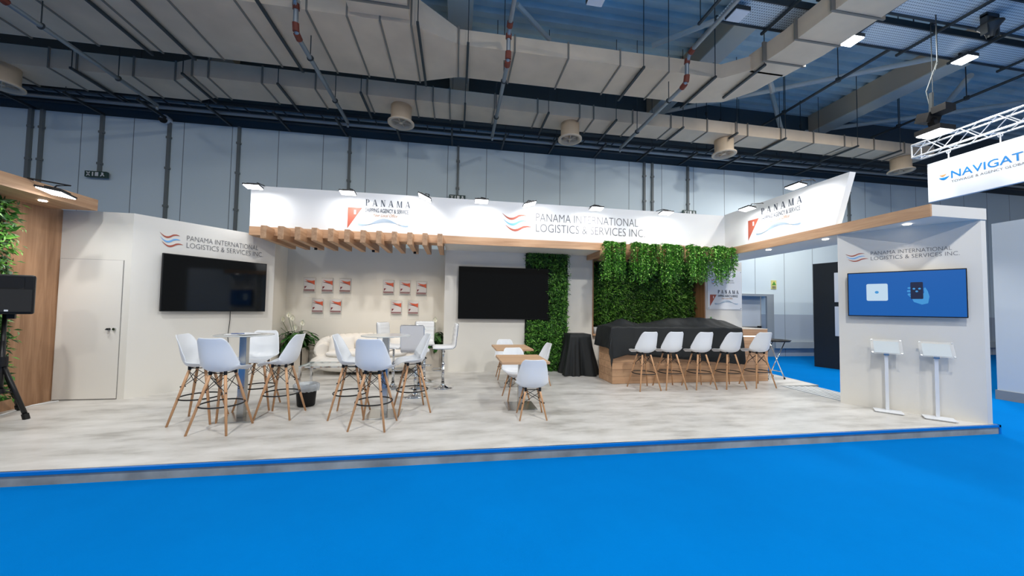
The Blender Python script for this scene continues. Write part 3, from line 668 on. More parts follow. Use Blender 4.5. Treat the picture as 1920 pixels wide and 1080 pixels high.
# ---------------------------------------------------------------- canopies and headers
t = T('header_panel', 'long white header over the stand with two company logos', 'sign', (1.2, 7.5, 2.87))
hp = MB().box(-4.03, 6.42, 7.5, 7.8, 3.04, 3.85).build('panel', HEAD, t)
MB().box(-4.03, -.28, 7.49, 7.8, 2.87, 3.04).box(-.28, 3.40, 7.49, 7.515, 2.87, 3.04).box(3.40, 6.42, 7.49, 7.8, 2.87, 3.04).build('wood_trim', WOODX, t)
shipping_logo(hp, (-2.23, 7.5, 3.09), (1, 0, 0), (0, -1, 0), 1.0)
company_logo(hp, (1.71, 7.5, 3.22), (1, 0, 0), (0, -1, 0), 2.61, .18, .055, .66, .40, .10, w1=2.44)
t = T('slanted_header', 'white header wing with a slanted front end above the bridge canopy', 'sign', (6.48, 6.2, 3.03))
# outline in (y, z)
pts = [(7.5, 3.03), (5.0, 3.03), (4.76, 3.87), (7.5, 3.87)]
vs = [(6.42, a, b) for a, b in pts]+[(6.54, a, b) for a, b in pts]
hp = MB().add(vs, [(0, 1, 2, 3), (7, 6, 5, 4), (0, 4, 5, 1), (1, 5, 6, 2), (2, 6, 7, 3), (3, 7, 4, 0)]).build('panel', HEAD, t)
shipping_logo(hp, (6.42, 6.81, 3.11), (0, -1, 0), (-1, 0, 0), 1.0)
t = T('bridge_canopy', 'white bridge canopy with oak edge joining the header to the right wall', 'canopy', (6.9, 5.5, 2.87))
MB().box(6.44, 7.41, 3.78, 8.4, 2.87, 3.03).build('soffit_slab', WALL, t)
MB().box(6.41, 6.44, 3.78, 7.5, 2.862, 3.035).build('oak_edge', WOODY, t)
for x, y in ((6.66, 6.54), (6.66, 5.36), (6.68, 4.2)):
    L(MB().cyl((x, y, 2.872), (x, y, 2.86), .045, n=20).build('downlight', LAMPSM, t), 'small lit round downlight')
    spot('canopy_downlight_lamp', (x, y, 2.84), (x+.02, y, 0), 12, 95)
t = T('oak_canopy', 'oak canopy over the oak wall at the left edge', 'canopy', (-5.75, 5, 2.9))
MB().box(-6.15, -5.45, 3.6, 6.22, 2.9, 3.07).build('slab', WOODY, t)
L(MB().cyl((-5.68, 5.74, 2.902), (-5.68, 5.74, 2.89), .04, n=20).build('downlight', LAMPSM, t), 'small lit round downlight')
spot('oak_canopy_downlight_lamp', (-5.68, 5.74, 2.87), (-5.72, 5.74, 0), 30, 80)

# pergola slats
for i in range(12):
    x = -3.63+.2975*i
    o = MB().box(x-.05, x+.05, 7.2, 8.45, 2.76, 3.01).build('canopy_slat', WOODY)
    tag(bevel(o, .003, 1), 'oak slat of the open canopy over the sofa, %s from the left' % ordn[i], 'slat', 'oak slats over the sofa')
for i in range(11):
    x = 3.28+.301*i
    o = MB().box(x-.05, x+.05, 7.2, 8.36, 2.76, 3.01).build('canopy_slat', WOODY)
    tag(bevel(o, .003, 1), 'oak slat over the bar behind the hanging plants, %s from the left' % ordn[i], 'slat', 'oak slats over the bar')

# ---------------------------------------------------------------- header floodlights on arms
def flood(x, y, z, dx, dy, tx, on=True, power=20, tilt=0, rollx=0, back=.5, k=1.0):
    """lamp head at x,y,z; (dx,dy) points from the lamp to the surface it lights"""
    a = math.atan2(dy, dx)-pi/2
    t = T('flood_lamp', 'small black flood lamp on an arm, '+tx, 'lamp', (x, y, z), a, 'flood lamps lighting the headers')
    W = world_of(t)
    def P(v): return W @ Vector(v)
    R = Matrix.Rotation(radians(-8), 3, 'X') @ Matrix.Rotation(rollx, 3, 'Y')
    R3 = W.to_3x3() @ R
    hs = MB().obox(P((0, 0, .012)), .28*k, .18*k, .025, R3).obox(P((0, .01, .035)), .18*k, .11*k, .03, R3).build('housing', BLACK, t)
    MB().obox(P((0, 0, -.004))+R3 @ Vector((0, 0, .0)), .26*k, .165*k, .014, R3).build('glass', LAMPON if on else LAMPOFF, hs)
    MB().tube([P((.08, 0, .03)), P((.08, .03, .08)), P((0, .12, .12)), P((0, back-.05, .15)), P((0, back, .13))], .009, 6).build('arm', BLACK, t)
    c = P((0, 0, -.012)); n_ = R3 @ Vector((0, 0, -1))
    hd = W.to_3x3() @ Vector((0, 1, 0))
    area('flood_lamp_light', c+n_*.012, c+n_+hd*(.55 if k == 1 else .1), .24*k, power, (.98, .985, 1.0), .15*k, 165)
    return t
FP = [(-3.80, 'at the left end of the long header'), (-2.13, 'left of the first logo lettering'), (-.67, 'right of the first logo lettering'), (.47, 'left of the swoosh emblem'),
      (1.48, 'just right of the swoosh emblem'), (2.97, 'over the long company name'), (4.62, 'last one on the long header')]
for i, (x, tx) in enumerate(FP):
    flood(x, 7.13, 3.71, 0, 1, tx, power=9.5, rollx=(.45 if i == 2 else -.3 if i == 4 else 0), back=.42)
flood(6.03, 6.42, 3.69, 1, 0, 'on the header wing, nearer the corner', power=11, back=.42)
flood(6.03, 5.35, 3.80, 1, 0, 'on the header wing, nearer its slanted end', power=11, back=.42)
flood(-5.22, 5.42, 2.93, 1, .4, 'big and bright at the oak canopy edge', power=13, back=-.2, k=1.3)

# little downlights under the slats that wash the niche and the greenery
for i, (x, y, p) in enumerate(((-3.035, 8.2, 22), (-1.845, 8.2, 26), (-.95, 8.2, 22), (4.183, 8.1, 22), (5.688, 8.1, 22))):
    o = tag(MB().cyl((x, y-.1, 2.76), (x, y-.1, 2.715), .03).box(x-.02, x+.02, y-.14, y-.06, 2.75, 2.76).build('niche_downlight', BLACK), 'small black downlight under an oak slat, %s from the left' % ordn[i], 'lamp', 'downlights under the oak slats')
    spot('niche_downlight_lamp', (x, y-.1, 2.70), (x, y+.45, 1.2), p*1.45, 115, (1, .88, .72), 1)

# ================================================================= FOLIAGE
def leaf(mb, p, d, n_, ln, wd):
    d = Vector(d).normalized(); n_ = Vector(n_); s_ = d.cross(n_)
    if s_.length < .01: s_ = Vector((1, 0, 0))
    s_.normalize(); u = s_.cross(d)
    m_ = p+d*ln*.45
    mb.v += [p, m_+s_*wd/2+u*wd*.18, p+d*ln-u*ln*.12, m_-s_*wd/2+u*wd*.18]
    k = len(mb.v); mb.f.append([k-4, k-3, k-2, k-1]); mb.m.append(0)
def rnd(a, b): return random.uniform(a, b)
def green_panel(x0, x1, z0, z1, y, n, s0, s1, axis='y', hole=None):
    mb = MB()
    for _ in range(n):
        a = rnd(x0, x1); z = rnd(z0, z1); dpt = rnd(.0, .09)
        if hole and a < hole[0] and hole[1] < z < hole[2]: continue
        d = Vector((rnd(-1, 1), -rnd(.15, .9), rnd(-.9, .7))); nn = Vector((rnd(-.5, .5), -1, rnd(.2, 1)))
        p = Vector((a, y-dpt, z))
        if axis == 'x': p = Vector((y+dpt, a, z)); d = Vector((-d.y, d.x, d.z)); nn = Vector((-nn.y, nn.x, nn.z))
        s = rnd(s0, s1)
        if random.random() < .45: leaf(mb, p, d, nn, s, s*.42)
        else:
            for k in range(4):      # small pinnate sprig
                q = p+d.normalized()*s*.28*k; sd = d.cross(nn).normalized()*(1 if k % 2 else -1)
                leaf(mb, q, d*.8+sd*.7, nn, s*.55, s*.17)
    return mb
t = T('green_wall', 'tall narrow artificial green wall strip behind the middle screen', 'plant wall', (2.2, 8.4, 0))
MB().box(1.68, 2.72, 8.36, 8.44, .02, 2.92).build('backing', MOSS, t)
green_panel(1.70, 2.70, .02, 2.90, 8.36, 4200, .06, .14, hole=(2.28, 1.19, 2.55)).build('foliage', LEAFD, t)
t = T('green_wall', 'wide artificial green wall in the oak niche behind the bar', 'plant wall', (5, 8.85, .95))
MB().box(3.44, 6.5, 8.82, 8.89, 1.14, 2.78).build('backing', MOSS, t)
green_panel(3.46, 6.48, 1.14, 2.78, 8.82, 7000, .07, .15).build('foliage', LEAFD, t)
t = T('green_wall', 'artificial green wall on the oak wall at the left edge', 'plant wall', (-6.0, 5, .2))
MB().box(-6.05, -6.0, 4.0, 5.62, .2, 2.86).build('backing', MOSS, t)
green_panel(4.0, 5.66, .2, 2.86, -6.0, 3800, .08, .17, axis='x').build('foliage', LEAFD, t)
HP = [(1135, 528), (1150, 522), (1168, 528), (1187, 526), (1206, 530), (1224, 517), (1241, 530), (1257, 528), (1270, 520), (1284, 532), (1303, 530), (1322, 524), (1334, 532), (1351, 526), (1371, 514)]
for i, (px, pb) in enumerate(HP):
    x = 3.28+(px-1141)*.01326; y = 7.12+.05*(i % 3); z1 = 2.13+(530-pb)*.011; z0 = 2.98
    t = T('hanging_plant', 'bright green trailing artificial plant over the bar, %s' % (
        ['leftmost', 'second from the left', 'third from the left', 'fourth from the left', 'fifth from the left', 'sixth from the left, short', 'seventh from the left', 'middle of the row', 'seventh from the right, narrow',
         'sixth from the right', 'fifth from the right', 'fourth from the right', 'third from the right', 'second from the right', 'rightmost, in front of the poster'][i]), 'plant', (x, y, z0), 0, 'trailing plants over the bar')
    st = MB(); lf = MB()
    for k in range(14):
        a = rnd(0, 2*pi); r = rnd(.02, .105); zb = z1+rnd(0, 1)**1.6*.36
        pts = [Vector((x+rnd(-.03, .03), y+rnd(-.03, .03), z0)), Vector((x+r*cos(a), y+r*sin(a), z0+rnd(-.06, .05))), Vector((x+r*1.25*cos(a), y+r*1.25*sin(a), (z0+zb)/2)), Vector((x+r*1.3*cos(a), y+r*1.3*sin(a), zb))]
        st.tube(pts, .004, 4)
        m_ = 64
        for j in range(m_):
            f = j/(m_-1)*3; s = min(int(f), 2); p = pts[s].lerp(pts[s+1], f-s)
            aa = rnd(0, 2*pi); d = Vector((cos(aa), sin(aa), rnd(-1.1, .3)))
            leaf(lf, p, d, Vector((0, 0, 1)), rnd(.045, .085), rnd(.025, .042))
    st.build('stem', LEAFP, t); lf.build('foliage', LEAFB, t)

# ================================================================= SCREENS
def tv(o, d, nrm, wd, z0, z1, label, screen_mat):
    """o = lower left corner on the wall, d along the wall, nrm towards the viewer"""
    o = Vector(o); d = Vector(d).normalized(); nrm = Vector(nrm).normalized()
    c = o+d*wd/2
    H_ = (z0+z1)/2
    t = T('television', label, 'television', (c.x, c.y, z0))
    R = Matrix((d, -nrm, Vector((0, 0, 1)))).transposed()
    hs = bevel(MB().obox(c+nrm*.085+Vector((0, 0, H_)), wd, .05, z1-z0, R).build('housing', BLACKP, t), .004, 1)
    MB().obox(c+nrm*.111+Vector((0, 0, H_)), wd-.024, .004, z1-z0-.03, R).build('screen', screen_mat, hs)
    MB().obox(c+nrm*.03+Vector((0, 0, H_)), .4, .06, .3, R).build('wall_bracket', BLACK, t)
    return t, (o+nrm*.1132, d, nrm)
tv(q1+dv*.33, dv, nv, 1.56, 1.37, 2.34, 'large black television on the slanted left wall', SCREEN)
tv((.04, 8.38, 0), (1, 0, 0), (0, -1, 0), 2.18, 1.25, 2.49, 'large black television on the middle wall beside the green strip', SCREEN)
t, (O, D, N_) = tv(P1+dr_*.115, dr_, nr, 1.225, 1.47, 2.18, 'television with a blue picture on the right wall', BLUESCR)
def rr(x0, x1, y0, y1, r, n=4):
    p = []
    for cx, cy, a0 in ((x1-r, y1-r, 0), (x0+r, y1-r, pi/2), (x0+r, y0+r, pi), (x1-r, y0+r, 1.5*pi)):
        for k in range(n+1): a = a0+pi/2*k/n; p.append((cx+r*cos(a), cy+r*sin(a)))
    return p
# blank card where the photo shows a code, and the phone held in a hand
MB().flat([rr(.22, .455, 1.72, 1.99, .02)], O, D, Z3, N_, .001).build('screen_card', SCRW, t)
MB().flat([[(.335+.022*cos(a*pi/6), 1.855+.022*sin(a*pi/6)) for a in range(12)]], O+N_*.001, D, Z3, N_, .001).build('screen_dot', SCRM, t)
MB().flat([[(.665, 1.80), (.70, 1.76), (.72, 1.70), (.80, 1.66), (.86, 1.68), (.875, 1.78), (.86, 1.86), (.835, 1.92), (.82, 1.90), (.825, 1.84), (.80, 1.80), (.78, 1.76), (.70, 1.76)][:12]], O, D, Z3, N_, .001).flat([rr(.66, .70, 1.80, 1.83, .012), rr(.655, .70, 1.85, 1.88, .012), rr(.66, .70, 1.90, 1.925, .011)], O, D, Z3, N_, .001).build('screen_hand', SCRM, t)
MB().flat([rr(.69, .815, 1.745, 2.0, .012)], O+N_*.001, D, Z3, N_, .001).build('screen_phone', SCRD, t)
mb = MB()
for c_ in ((.725, 1.90), (.78, 1.90), (.752, 1.86)): mb.flat([[(c_[0]+.014*cos(a*pi/5), c_[1]+.014*sin(a*pi/5)) for a in range(10)]], O+N_*.002, D, Z3, N_, .001)
mb.build('screen_icon', SCRM, t)
# power cable of the left television
c0 = q1+dv*1.33+nv*.03
tag(MB().tube([c0+Vector((0, 0, 1.4)), c0+dv*.0+Vector((0, 0, 1.2)), c0-dv*.03+nv*.02+Vector((0, 0, .9)), c0+dv*.02+Vector((0, 0, .5)), c0-dv*.04+Vector((0, 0, .1))], .006, 5).build('power_cable', BLACKP), 'thin black cable hanging from the left television', 'cable')

# ================================================================= SHELL CHAIRS
def shell_mesh(parent):
    prof = [(.225, -.035), (.205, -.012), (.16, .0), (.08, -.004), (0, -.014), (-.08, -.016), (-.135, .004), (-.172, .05), (-.198, .12), (-.215, .20), (-.232, .29), (-.248, .36), (-.256, .395)]
    wid = [.24, .36, .43, .455, .465, .465, .46, .455, .44, .41, .37, .325, .25]
    curl = [.0, .012, .03, .05, .066, .082, .098, .11, .105, .085, .06, .035, .02]
    pr = []; N = 30; ns = 16
    def interp(arr, f):
        i = min(int(f), len(arr)-2); q = f-i
        a = arr[i]; b = arr[i+1]; p0 = arr[max(i-1, 0)]; p3 = arr[min(i+2, len(arr)-1)]
        def h(a0, a1, a2, a3): return .5*(2*a1+(a2-a0)*q+(2*a0-5*a1+4*a2-a3)*q*q+(3*a1-a0-3*a2+a3)*q**3)
        return tuple(h(p0[k], a[k], b[k], p3[k]) for k in range(2)) if isinstance(a, tuple) else h(p0, a, b, p3)
    rows = []
    for i in range(N+1):
        f = i/N*(len(prof)-1); y, z = interp(prof, f); w_ = interp(wid, f); c_ = interp(curl, f)
        y2, z2 = interp(prof, min(f+.05, len(prof)-1.001)); y1, z1 = interp(prof, max(f-.05, 0))
        ty, tz = y2-y1, z2-z1; l_ = sqrt(ty*ty+tz*tz) or 1; ny, nz = tz/l_, -ty/l_       # inward normal
        if nz < 0 and f < 5: ny, nz = -ny, -nz
        if ny < 0 and f >= 5: ny, nz = -ny, -nz
        row = []
        for j in range(ns+1):
            s = -1+2*j/ns; c = abs(s)**2.6*c_
            row.append(Vector((s*w_/2, y+ny*c, z+nz*c)))
        rows.append(row)
    mb = MB(); mb.grid(rows)
    o = mb.build('seat_shell', SHELL, parent, True)
    m = o.modifiers.new('thickness', 'SOLIDIFY'); m.thickness = .011; m.offset = 0
    m = o.modifiers.new('smooth', 'SUBSURF'); m.levels = 1; m.render_levels = 1
    return o
def make_shell_chair(name, label, seat_z, foot, ring_z, top_half, leg_r):
    t = T(name, label, 'stool' if ring_z else 'chair')
    s = shell_mesh(t); s.location = (0, .015, seat_z)
    for sx in (-1, 1):
        for sy in (-1, 1):
            a = Vector((sx*top_half, sy*top_half, seat_z-.045)); b = Vector((sx*foot, sy*foot, 0))
            MB().tube([a, a.lerp(b, .25), b], [leg_r*.95, leg_r, leg_r*.72], 12).build('leg', WOODLEG, t, True)
    mb = MB(); z1 = seat_z-.05
    def on(sx, sy, f): return Vector((sx*top_half, sy*top_half, z1)).lerp(Vector((sx*foot, sy*foot, 0)), f)
    f = .30 if ring_z else .40
    cs = [(-1, -1), (1, -1), (1, 1), (-1, 1)]
    for k in range(4):
        a, b = cs[k], cs[(k+1) % 4]
        mb.tube([on(*a, .03), on(*b, f)], .0042, 5); mb.tube([on(*b, .03), on(*a, f)], .0042, 5)
        mb.tube([on(*a, .0)+Vector((0, 0, .02)), on(*b, .0)+Vector((0, 0, .02))], .006, 5)
        mb.cyl(on(*a, .0)+Vector((0, 0, .0)), on(*a, 0)+Vector((-a[0]*.0, 0, .045)), .018, n=8)
        mb.cyl(on(*a, f)+Vector((a[0]*.02, a[1]*.02, 0)), on(*a, f)-Vector((a[0]*.02, a[1]*.02, 0)), .008, n=6)
    L(mb.build('wire_brace', BLACK, t), 'crossed black wire bracing')
    if ring_z:
        fz = 1-ring_z/z1; R = (top_half+(foot-top_half)*fz)*sqrt(2)-.004
        L(MB().ring((0, 0, ring_z), R, .009, 40, 8).build('footrest_ring', BLACK, t), 'black ring footrest')
    return t
stool0 = make_shell_chair('bar_stool', '', .715, .222, .31, .085, .0165)
G1, G2, G3 = 'shell bar stools around the left high table', 'shell bar stools around the second high table', 'shell bar stools along the bar'
def face(dx, dy): return math.atan2(dy, dx)-pi/2
stools = [(-3.25, 5.14, face(1, .12), 'white shell bar stool on the left side of the left high table, facing right', G1),
 (-2.76, 4.74, face(.10, 1), 'white shell bar stool in front of the left high table, its back to the viewer', G1),
 (-2.85, 5.70, face(.12, -1), 'white shell bar stool behind the left high table, facing the viewer', G1),
 (-2.33, 5.24, face(-1, .04), 'white shell bar stool right of the left high table, in front of the bin', G1),
 (-1.42, 5.17, face(1, .05), 'white shell bar stool left of the second high table, in front of the sofa', G2),
 (-1.00, 4.67, face(.16, 1), 'white shell bar stool in front of the second high table, its back to the viewer', G2),
 (-.61, 5.30, face(-1, -.32), 'white shell bar stool on the right side of the second high table', G2),
 (3.61, 6.30, face(-.06, 1), 'white shell bar stool at the bar, leftmost of the five', G3),
 (4.18, 6.34, face(-.02, 1), 'white shell bar stool at the bar, second of the five', G3),
 (4.79, 6.30, face(.0, 1), 'white shell bar stool at the bar, middle of the five', G3),
 (5.43, 6.29, face(.0, 1), 'white shell bar stool at the bar, fourth of the five', G3),
 (6.13, 6.32, face(.03, 1), 'white shell bar stool at the bar, rightmost, beside the bare oak front', G3)]
for i, (x, y, a, lb, g) in enumerate(stools):
    if i == 0: stool0['group'] = g; continue
    dup(stool0, (x, y, 0), a, lb, g)
move(stool0, (stools[0][0], stools[0][1], 0), stools[0][2], stools[0][3])
chair0 = make_shell_chair('dining_chair', '', .425, .185, None, .10, .0145)
G4 = 'low shell chairs at the small oak tables'
dup(chair0, (1.02, 5.85, 0), face(.12, -1), 'low white shell chair between the two small oak tables, facing the viewer', G4)
dup(chair0, (1.08, 7.52, 0), face(.0, -1), 'low white shell chair behind the rear small oak table, against the wall', G4)
dup(chair0, (1.66, 6.86, 0), face(-1, -.1), 'low white shell chair on the right of the rear small oak table', G4)
move(chair0, (1.07, 4.83, 0), face(.06, 1), 'low white shell chair in front of the front oak table, its back to the viewer'); chair0['group'] = G4

# ================================================================= TABLES
def high_table(x, y, label, r=.33):
    t = T('bistro_table', label, 'table', (x, y, 0), 0, 'high round tables')
    MB().lathe([(0, 1.105), (r, 1.105), (r+.004, 1.10), (r, 1.092), (0, 1.092)], (x, y, 0), 48).build('table_top', FROST, t)
    MB().box(x-.12, x+.12, y-.12, y+.12, 1.075, 1.092).build('top_plate', STEEL, t)
    bevel(MB().box(x-.042, x+.042, y-.042, y+.042, .012, 1.08).build('column', STEEL, t), .004, 1)
    bevel(MB().box(x-.225, x+.225, y-.225, y+.225, 0, .012).build('base_plate', STEEL, t), .003, 1)
high_table(-2.79, 5.20, 'high round table with papers on it, left of the stand')
high_table(-.965, 5.15, 'high round table in front of the sofa, second from the left')
t = T('paper_stack', 'a few loose white leaflets on the left high table', 'paper', (-2.83, 5.18, 1.105))
for k, (dx, dy, a) in enumerate(((-.08, -.03, .3), (.03, .02, -.4), (.10, -.05, .9), (-.02, .07, 1.3))):
    MB().obox((-2.80+dx, 5.18+dy, 1.1085+k*.003), .21, .148, .0025, Matrix.Rotation(a, 3, 'Z')).build('sheet', PAPER, t)
tag(MB().cyl((-2.90, 5.10, 1.121), (-2.76, 5.13, 1.121), .006, n=8).build('pen', plain('navy pen', (.02, .06, .22), .3)), 'dark blue pen lying on the leaflets', 'pen')
def low_table(x0, x1, y0, y1, bx, by, label):
    t = T('dining_table', label, 'table', ((x0+x1)/2, (y0+y1)/2, 0), 0, 'small oak tables')
    bevel(MB().box(x0, x1, y0, y1, .715, .75).build('table_top', WOODTAB, t), .003, 1)
    MB().box(bx-.15, bx+.15, by-.15, by+.15, .70, .715).build('top_plate', STEEL, t)
    bevel(MB().box(bx-.04, bx+.04, by-.04, by+.04, .012, .70).build('column', STEEL, t), .004, 1)
    bevel(MB().box(bx-.225, bx+.225, by-.235, by+.235, 0, .012).build('base_plate', STEEL, t), .003, 1)
low_table(.65, 1.35, 4.88, 5.68, 1.01, 5.36, 'small square oak table on a steel column, nearer the viewer')
low_table(.745, 1.455, 6.43, 7.28, 1.09, 6.88, 'small square oak table on a steel column, farther back by the wall')

# chrome bistro set
def make_chrome_stool():
    t = T('chrome_stool', '', 'stool')
    MB().lathe([(0, .0), (.205, .0), (.205, .008), (.17, .02), (.06, .04), (.035, .07), (.032, .10)], (0, 0, 0), 40).build('base', CHROME, t, True)
    MB().cyl((0, 0, .08), (0, 0, .45), .028).cyl((0, 0, .45), (0, 0, .73), .019).lathe([(.032, 0), (.032, .02), (.02, .03)], (0, 0, .44), 16).build('pole', CHROME, t, True)
    MB().tube([(.022, .0, .34), (.12, .03, .34), (.145, .10, .34), (.12, .18, .34), (0, .21, .34), (-.12, .18, .34), (-.145, .10, .34), (-.12, .03, .34), (-.022, 0, .34)], .009, 8).build('footrest', CHROME, t, True)
    MB().tube([(.02, 0, .70), (.11, -.02, .69), (.17, -.03, .66)], .006, 6).cyl((.155, -.027, .665), (.19, -.033, .64), .012, n=8).build('lever', BLACK, t, True)
    # padded seat and back: side profile swept across
    mid = []
    for k in range(7): mid.append((.20-.055*k, .755-.004*sin(pi*k/6)))
    for k in range(1, 7): a = pi/2*k/6; mid.append((-.13-.075*sin(a), .755+.075*(1-cos(a))))
    for k in range(1, 15): mid.append((-.205-.004*k*.6, .83+.027*k))
    def tangent(i):
        a = mid[max(i-1, 0)]; b = mid[min(i+1, len(mid)-1)]; l_ = sqrt((b[0]-a[0])**2+(b[1]-a[1])**2); return (b[0]-a[0])/l_, (b[1]-a[1])/l_
    rows = []; back = []
    for i, (y, z) in enumerate(mid):
        ty, tz = tangent(i); ny, nz = tz, -ty
        ny, nz = -ny, -nz
        if ny < 0 and i > 8: ny, nz = -ny, -nz
        if nz < 0 and i <= 8: ny, nz = -ny, -nz
        e = min(1, min(i, len(mid)-1-i)/1.5+.35)
        th = .042*e*(1-.22*(i > 9 and i % 3 == 0))
        wd = .19*(1 if 0 < i < len(mid)-1 else .93)
        rows.append([Vector((sx*wd, y+ny*th*cx, z+nz*th*cx)) for sx, cx in ((-1, 0), (-1.0, .7), (-.86, 1), (-.4, 1.05), (0, 1.06), (.4, 1.05), (.86, 1), (1, .7), (1, 0))])
        back.append([Vector((sx*wd*1.01, y-ny*.012, z-nz*.012)) for sx in (-1, -.5, 0, .5, 1)])
    mb = MB(); mb.grid(rows)
    mb.add(rows[0], [tuple(range(9))]).add(rows[-1], [tuple(range(9))])
    mb.build('cushion', LEATH, t, True)
    mb = MB(); mb.grid(back)
    for i in range(len(mid)-1):
        for sx in (0, -1): mb.add([back[i][sx], back[i+1][sx], rows[i+1][sx], rows[i][sx]], [(0, 1, 2, 3)])
    L(mb.build('seat_back_panel', plain('pale grey vinyl', (.66, .66, .68), .4), t, True), 'pale grey rear panel')
    edge = [back[i][0]+Vector((-.003, 0, 0)) for i in range(len(mid))]+[back[i][4]+Vector((.003, 0, 0)) for i in range(len(mid)-1, -1, -1)]
    L(MB().tube(edge, .006, 6, closed=True).build('chrome_edge', CHROME, t, True), 'thin chrome rim around the seat')
    return t
cs0 = make_chrome_stool(); G5 = 'chrome stools with white padding'
dup(cs0, (-.66, 6.16, 0), face(.18, 1), 'white padded chrome stool with its back to the viewer, behind the second high table', G5)
dup(cs0, (-.62, 7.36, 0), face(.12, -1), 'white padded chrome stool farthest back, facing the viewer near the right planter', G5)
dup(cs0, (-.22, 6.76, 0), face(-1, -.1), 'white padded chrome stool on the right, in front of the middle wall', G5)
move(cs0, (-1.14, 6.84, 0), face(1, -.35), 'white padded chrome stool on the left, in front of the sofa'); cs0['group'] = G5
t = T('glass_bistro_table', 'small high glass table with chrome pole among the four chrome stools', 'table', (-.66, 6.8, 0))
MB().lathe([(0, 1.115), (.29, 1.115), (.29, 1.103), (0, 1.103)], (-.66, 6.8, 0), 40).build('table_top', TGLASS, t)
MB().cyl((-.66, 6.8, .03), (-.66, 6.8, 1.10), .028).lathe([(0, 1.09), (.1, 1.09), (.1, 1.10), (0, 1.10)], (-.66, 6.8, 0)).build('pole', CHROME, t, True)
MB().lathe([(0, 0), (.21, 0), (.21, .01), (.06, .04), (.03, .08)], (-.66, 6.8, 0), 40).build('base', CHROME, t, True)
# glass coffee table
t = T('coffee_table', 'low rectangular glass table with chrome frame in front of the cream sofa', 'table', (-2.24, 7.08, 0))
MB().box(-2.76, -1.72, 6.80, 7.34, .412, .422).build('glass_top', TGLASS, t)
MB().box(-2.76, -1.72, 6.79, 6.81, .385, .411).box(-2.76, -1.72, 7.33, 7.35, .385, .411).box(-2.76, -2.74, 6.81, 7.33, .385, .411).box(-1.74, -1.72, 6.81, 7.33, .385, .411).build('frame', CHROME, t)
for x in (-2.74, -1.74):
    for y in (6.81, 7.33): MB().box(x-.018, x+.018, y-.018, y+.018, 0, .40).build('leg', CHROME, t)

# ================================================================= SOFA
t = T('sofa', 'puffy cream fluted sofa against the back wall of the niche', 'sofa', (-1.95, 8.45, 0))
cx, cy, rx, ry = -1.95, 8.43, 1.21, .50
rows = []; NU = 132
for i in range(NU):
    a = 2*pi*i/NU; fl = 1-.035*abs(sin(a*15))**-.0 if False else 1-.045*(1-abs(sin(a*14)))**3
    row = []
    for j in range(11):
        v = -pi/2+pi*j/10; e = cos(v)**.55 if cos(v) > 0 else 0
        se = lambda q: math.copysign(abs(q)**.72, q)
        row.append(Vector((cx+rx*se(cos(a))*e*fl, cy+ry*se(sin(a))*e*fl, .26+.22*sin(v))))
    rows.append(row)
MB().grid(rows, True).build('base', SOFA, t, True)
# back and arms: one fluted roll in a U
rows = []; NS = 120
for i in range(NS+1):
    f = i/NS; a = pi+radians(14)-(pi+radians(28))*f
    px_, py_ = cx+1.0*cos(a)*1.0, cy+.05+.36*sin(a)
    back_ = max(0, sin(a)); side = 1-back_
    r = .215*(.72+.28*min(1, min(f, 1-f)*9)); zc = .50+.15*back_**.5
    d = Vector((-sin(a)*1.0, .36*cos(a), 0)).normalized(); u = Vector((d.y, -d.x, 0))
    fl = 1-.09*(1-abs(sin(f*pi*22)))**3
    row = []
    for j in range(17):
        b = 2*pi*j/16; row.append(Vector((px_, py_, zc))+u*r*fl*cos(b)+Vector((0, 0, r*1.05*fl*sin(b))))
    rows.append(row)
mb = MB(); mb.grid(rows)
for row in (rows[0], rows[-1]):
    c_ = sum(row[:16], Vector())/16; mb.add(row[:16]+[c_], [(k, (k+1) % 16, 16) for k in range(16)])
mb.build('backrest', SOFA, t, True)
rows = []
for i in range(48):
    a = 2*pi*i/48; row = []
    for j in range(9):
        v = -pi/2+pi*j/8; e = max(0, cos(v))**.4
        row.append(Vector((cx+.86*math.copysign(abs(cos(a))**.5, cos(a))*e, cy-.13+.34*math.copysign(abs(sin(a))**.6, sin(a))*e, .46+.085*sin(v))))
    rows.append(row)
MB().grid(rows, True).build('seat_cushion', SOFA, t, True)
def pillow(c, wd, ht, th, rz, tilt, label):
    rows = []; n = 14; R = Matrix.Rotation(rz, 3, 'Z') @ Matrix.Rotation(tilt, 3, 'X'); mb = MB()
    for sgn in (-1, 1):
        g = []
        for i in range(n+1):
            row = []
            for j in range(n+1):
                u, v = -1+2*i/n, -1+2*j/n
                h = ((1-abs(u)**2.6)*(1-abs(v)**2.6))**.5; k = 1-.06*(1-abs(u*v))
                row.append(Vector(c)+R @ Vector((u*wd/2*k, sgn*h*th/2, v*ht/2*k)))
            g.append(row)
        mb.grid(g)
    tag(mb.build('cushion', SOFA, None, True), label, 'cushion', 'cushions on the cream sofa')
pillow((-2.52, 8.38, .66), .52, .36, .18, .25, -.28, 'cream cushion at the left end of the sofa')
pillow((-1.28, 8.40, .66), .52, .36, .18, -.2, -.28, 'cream cushion at the right end of the sofa')

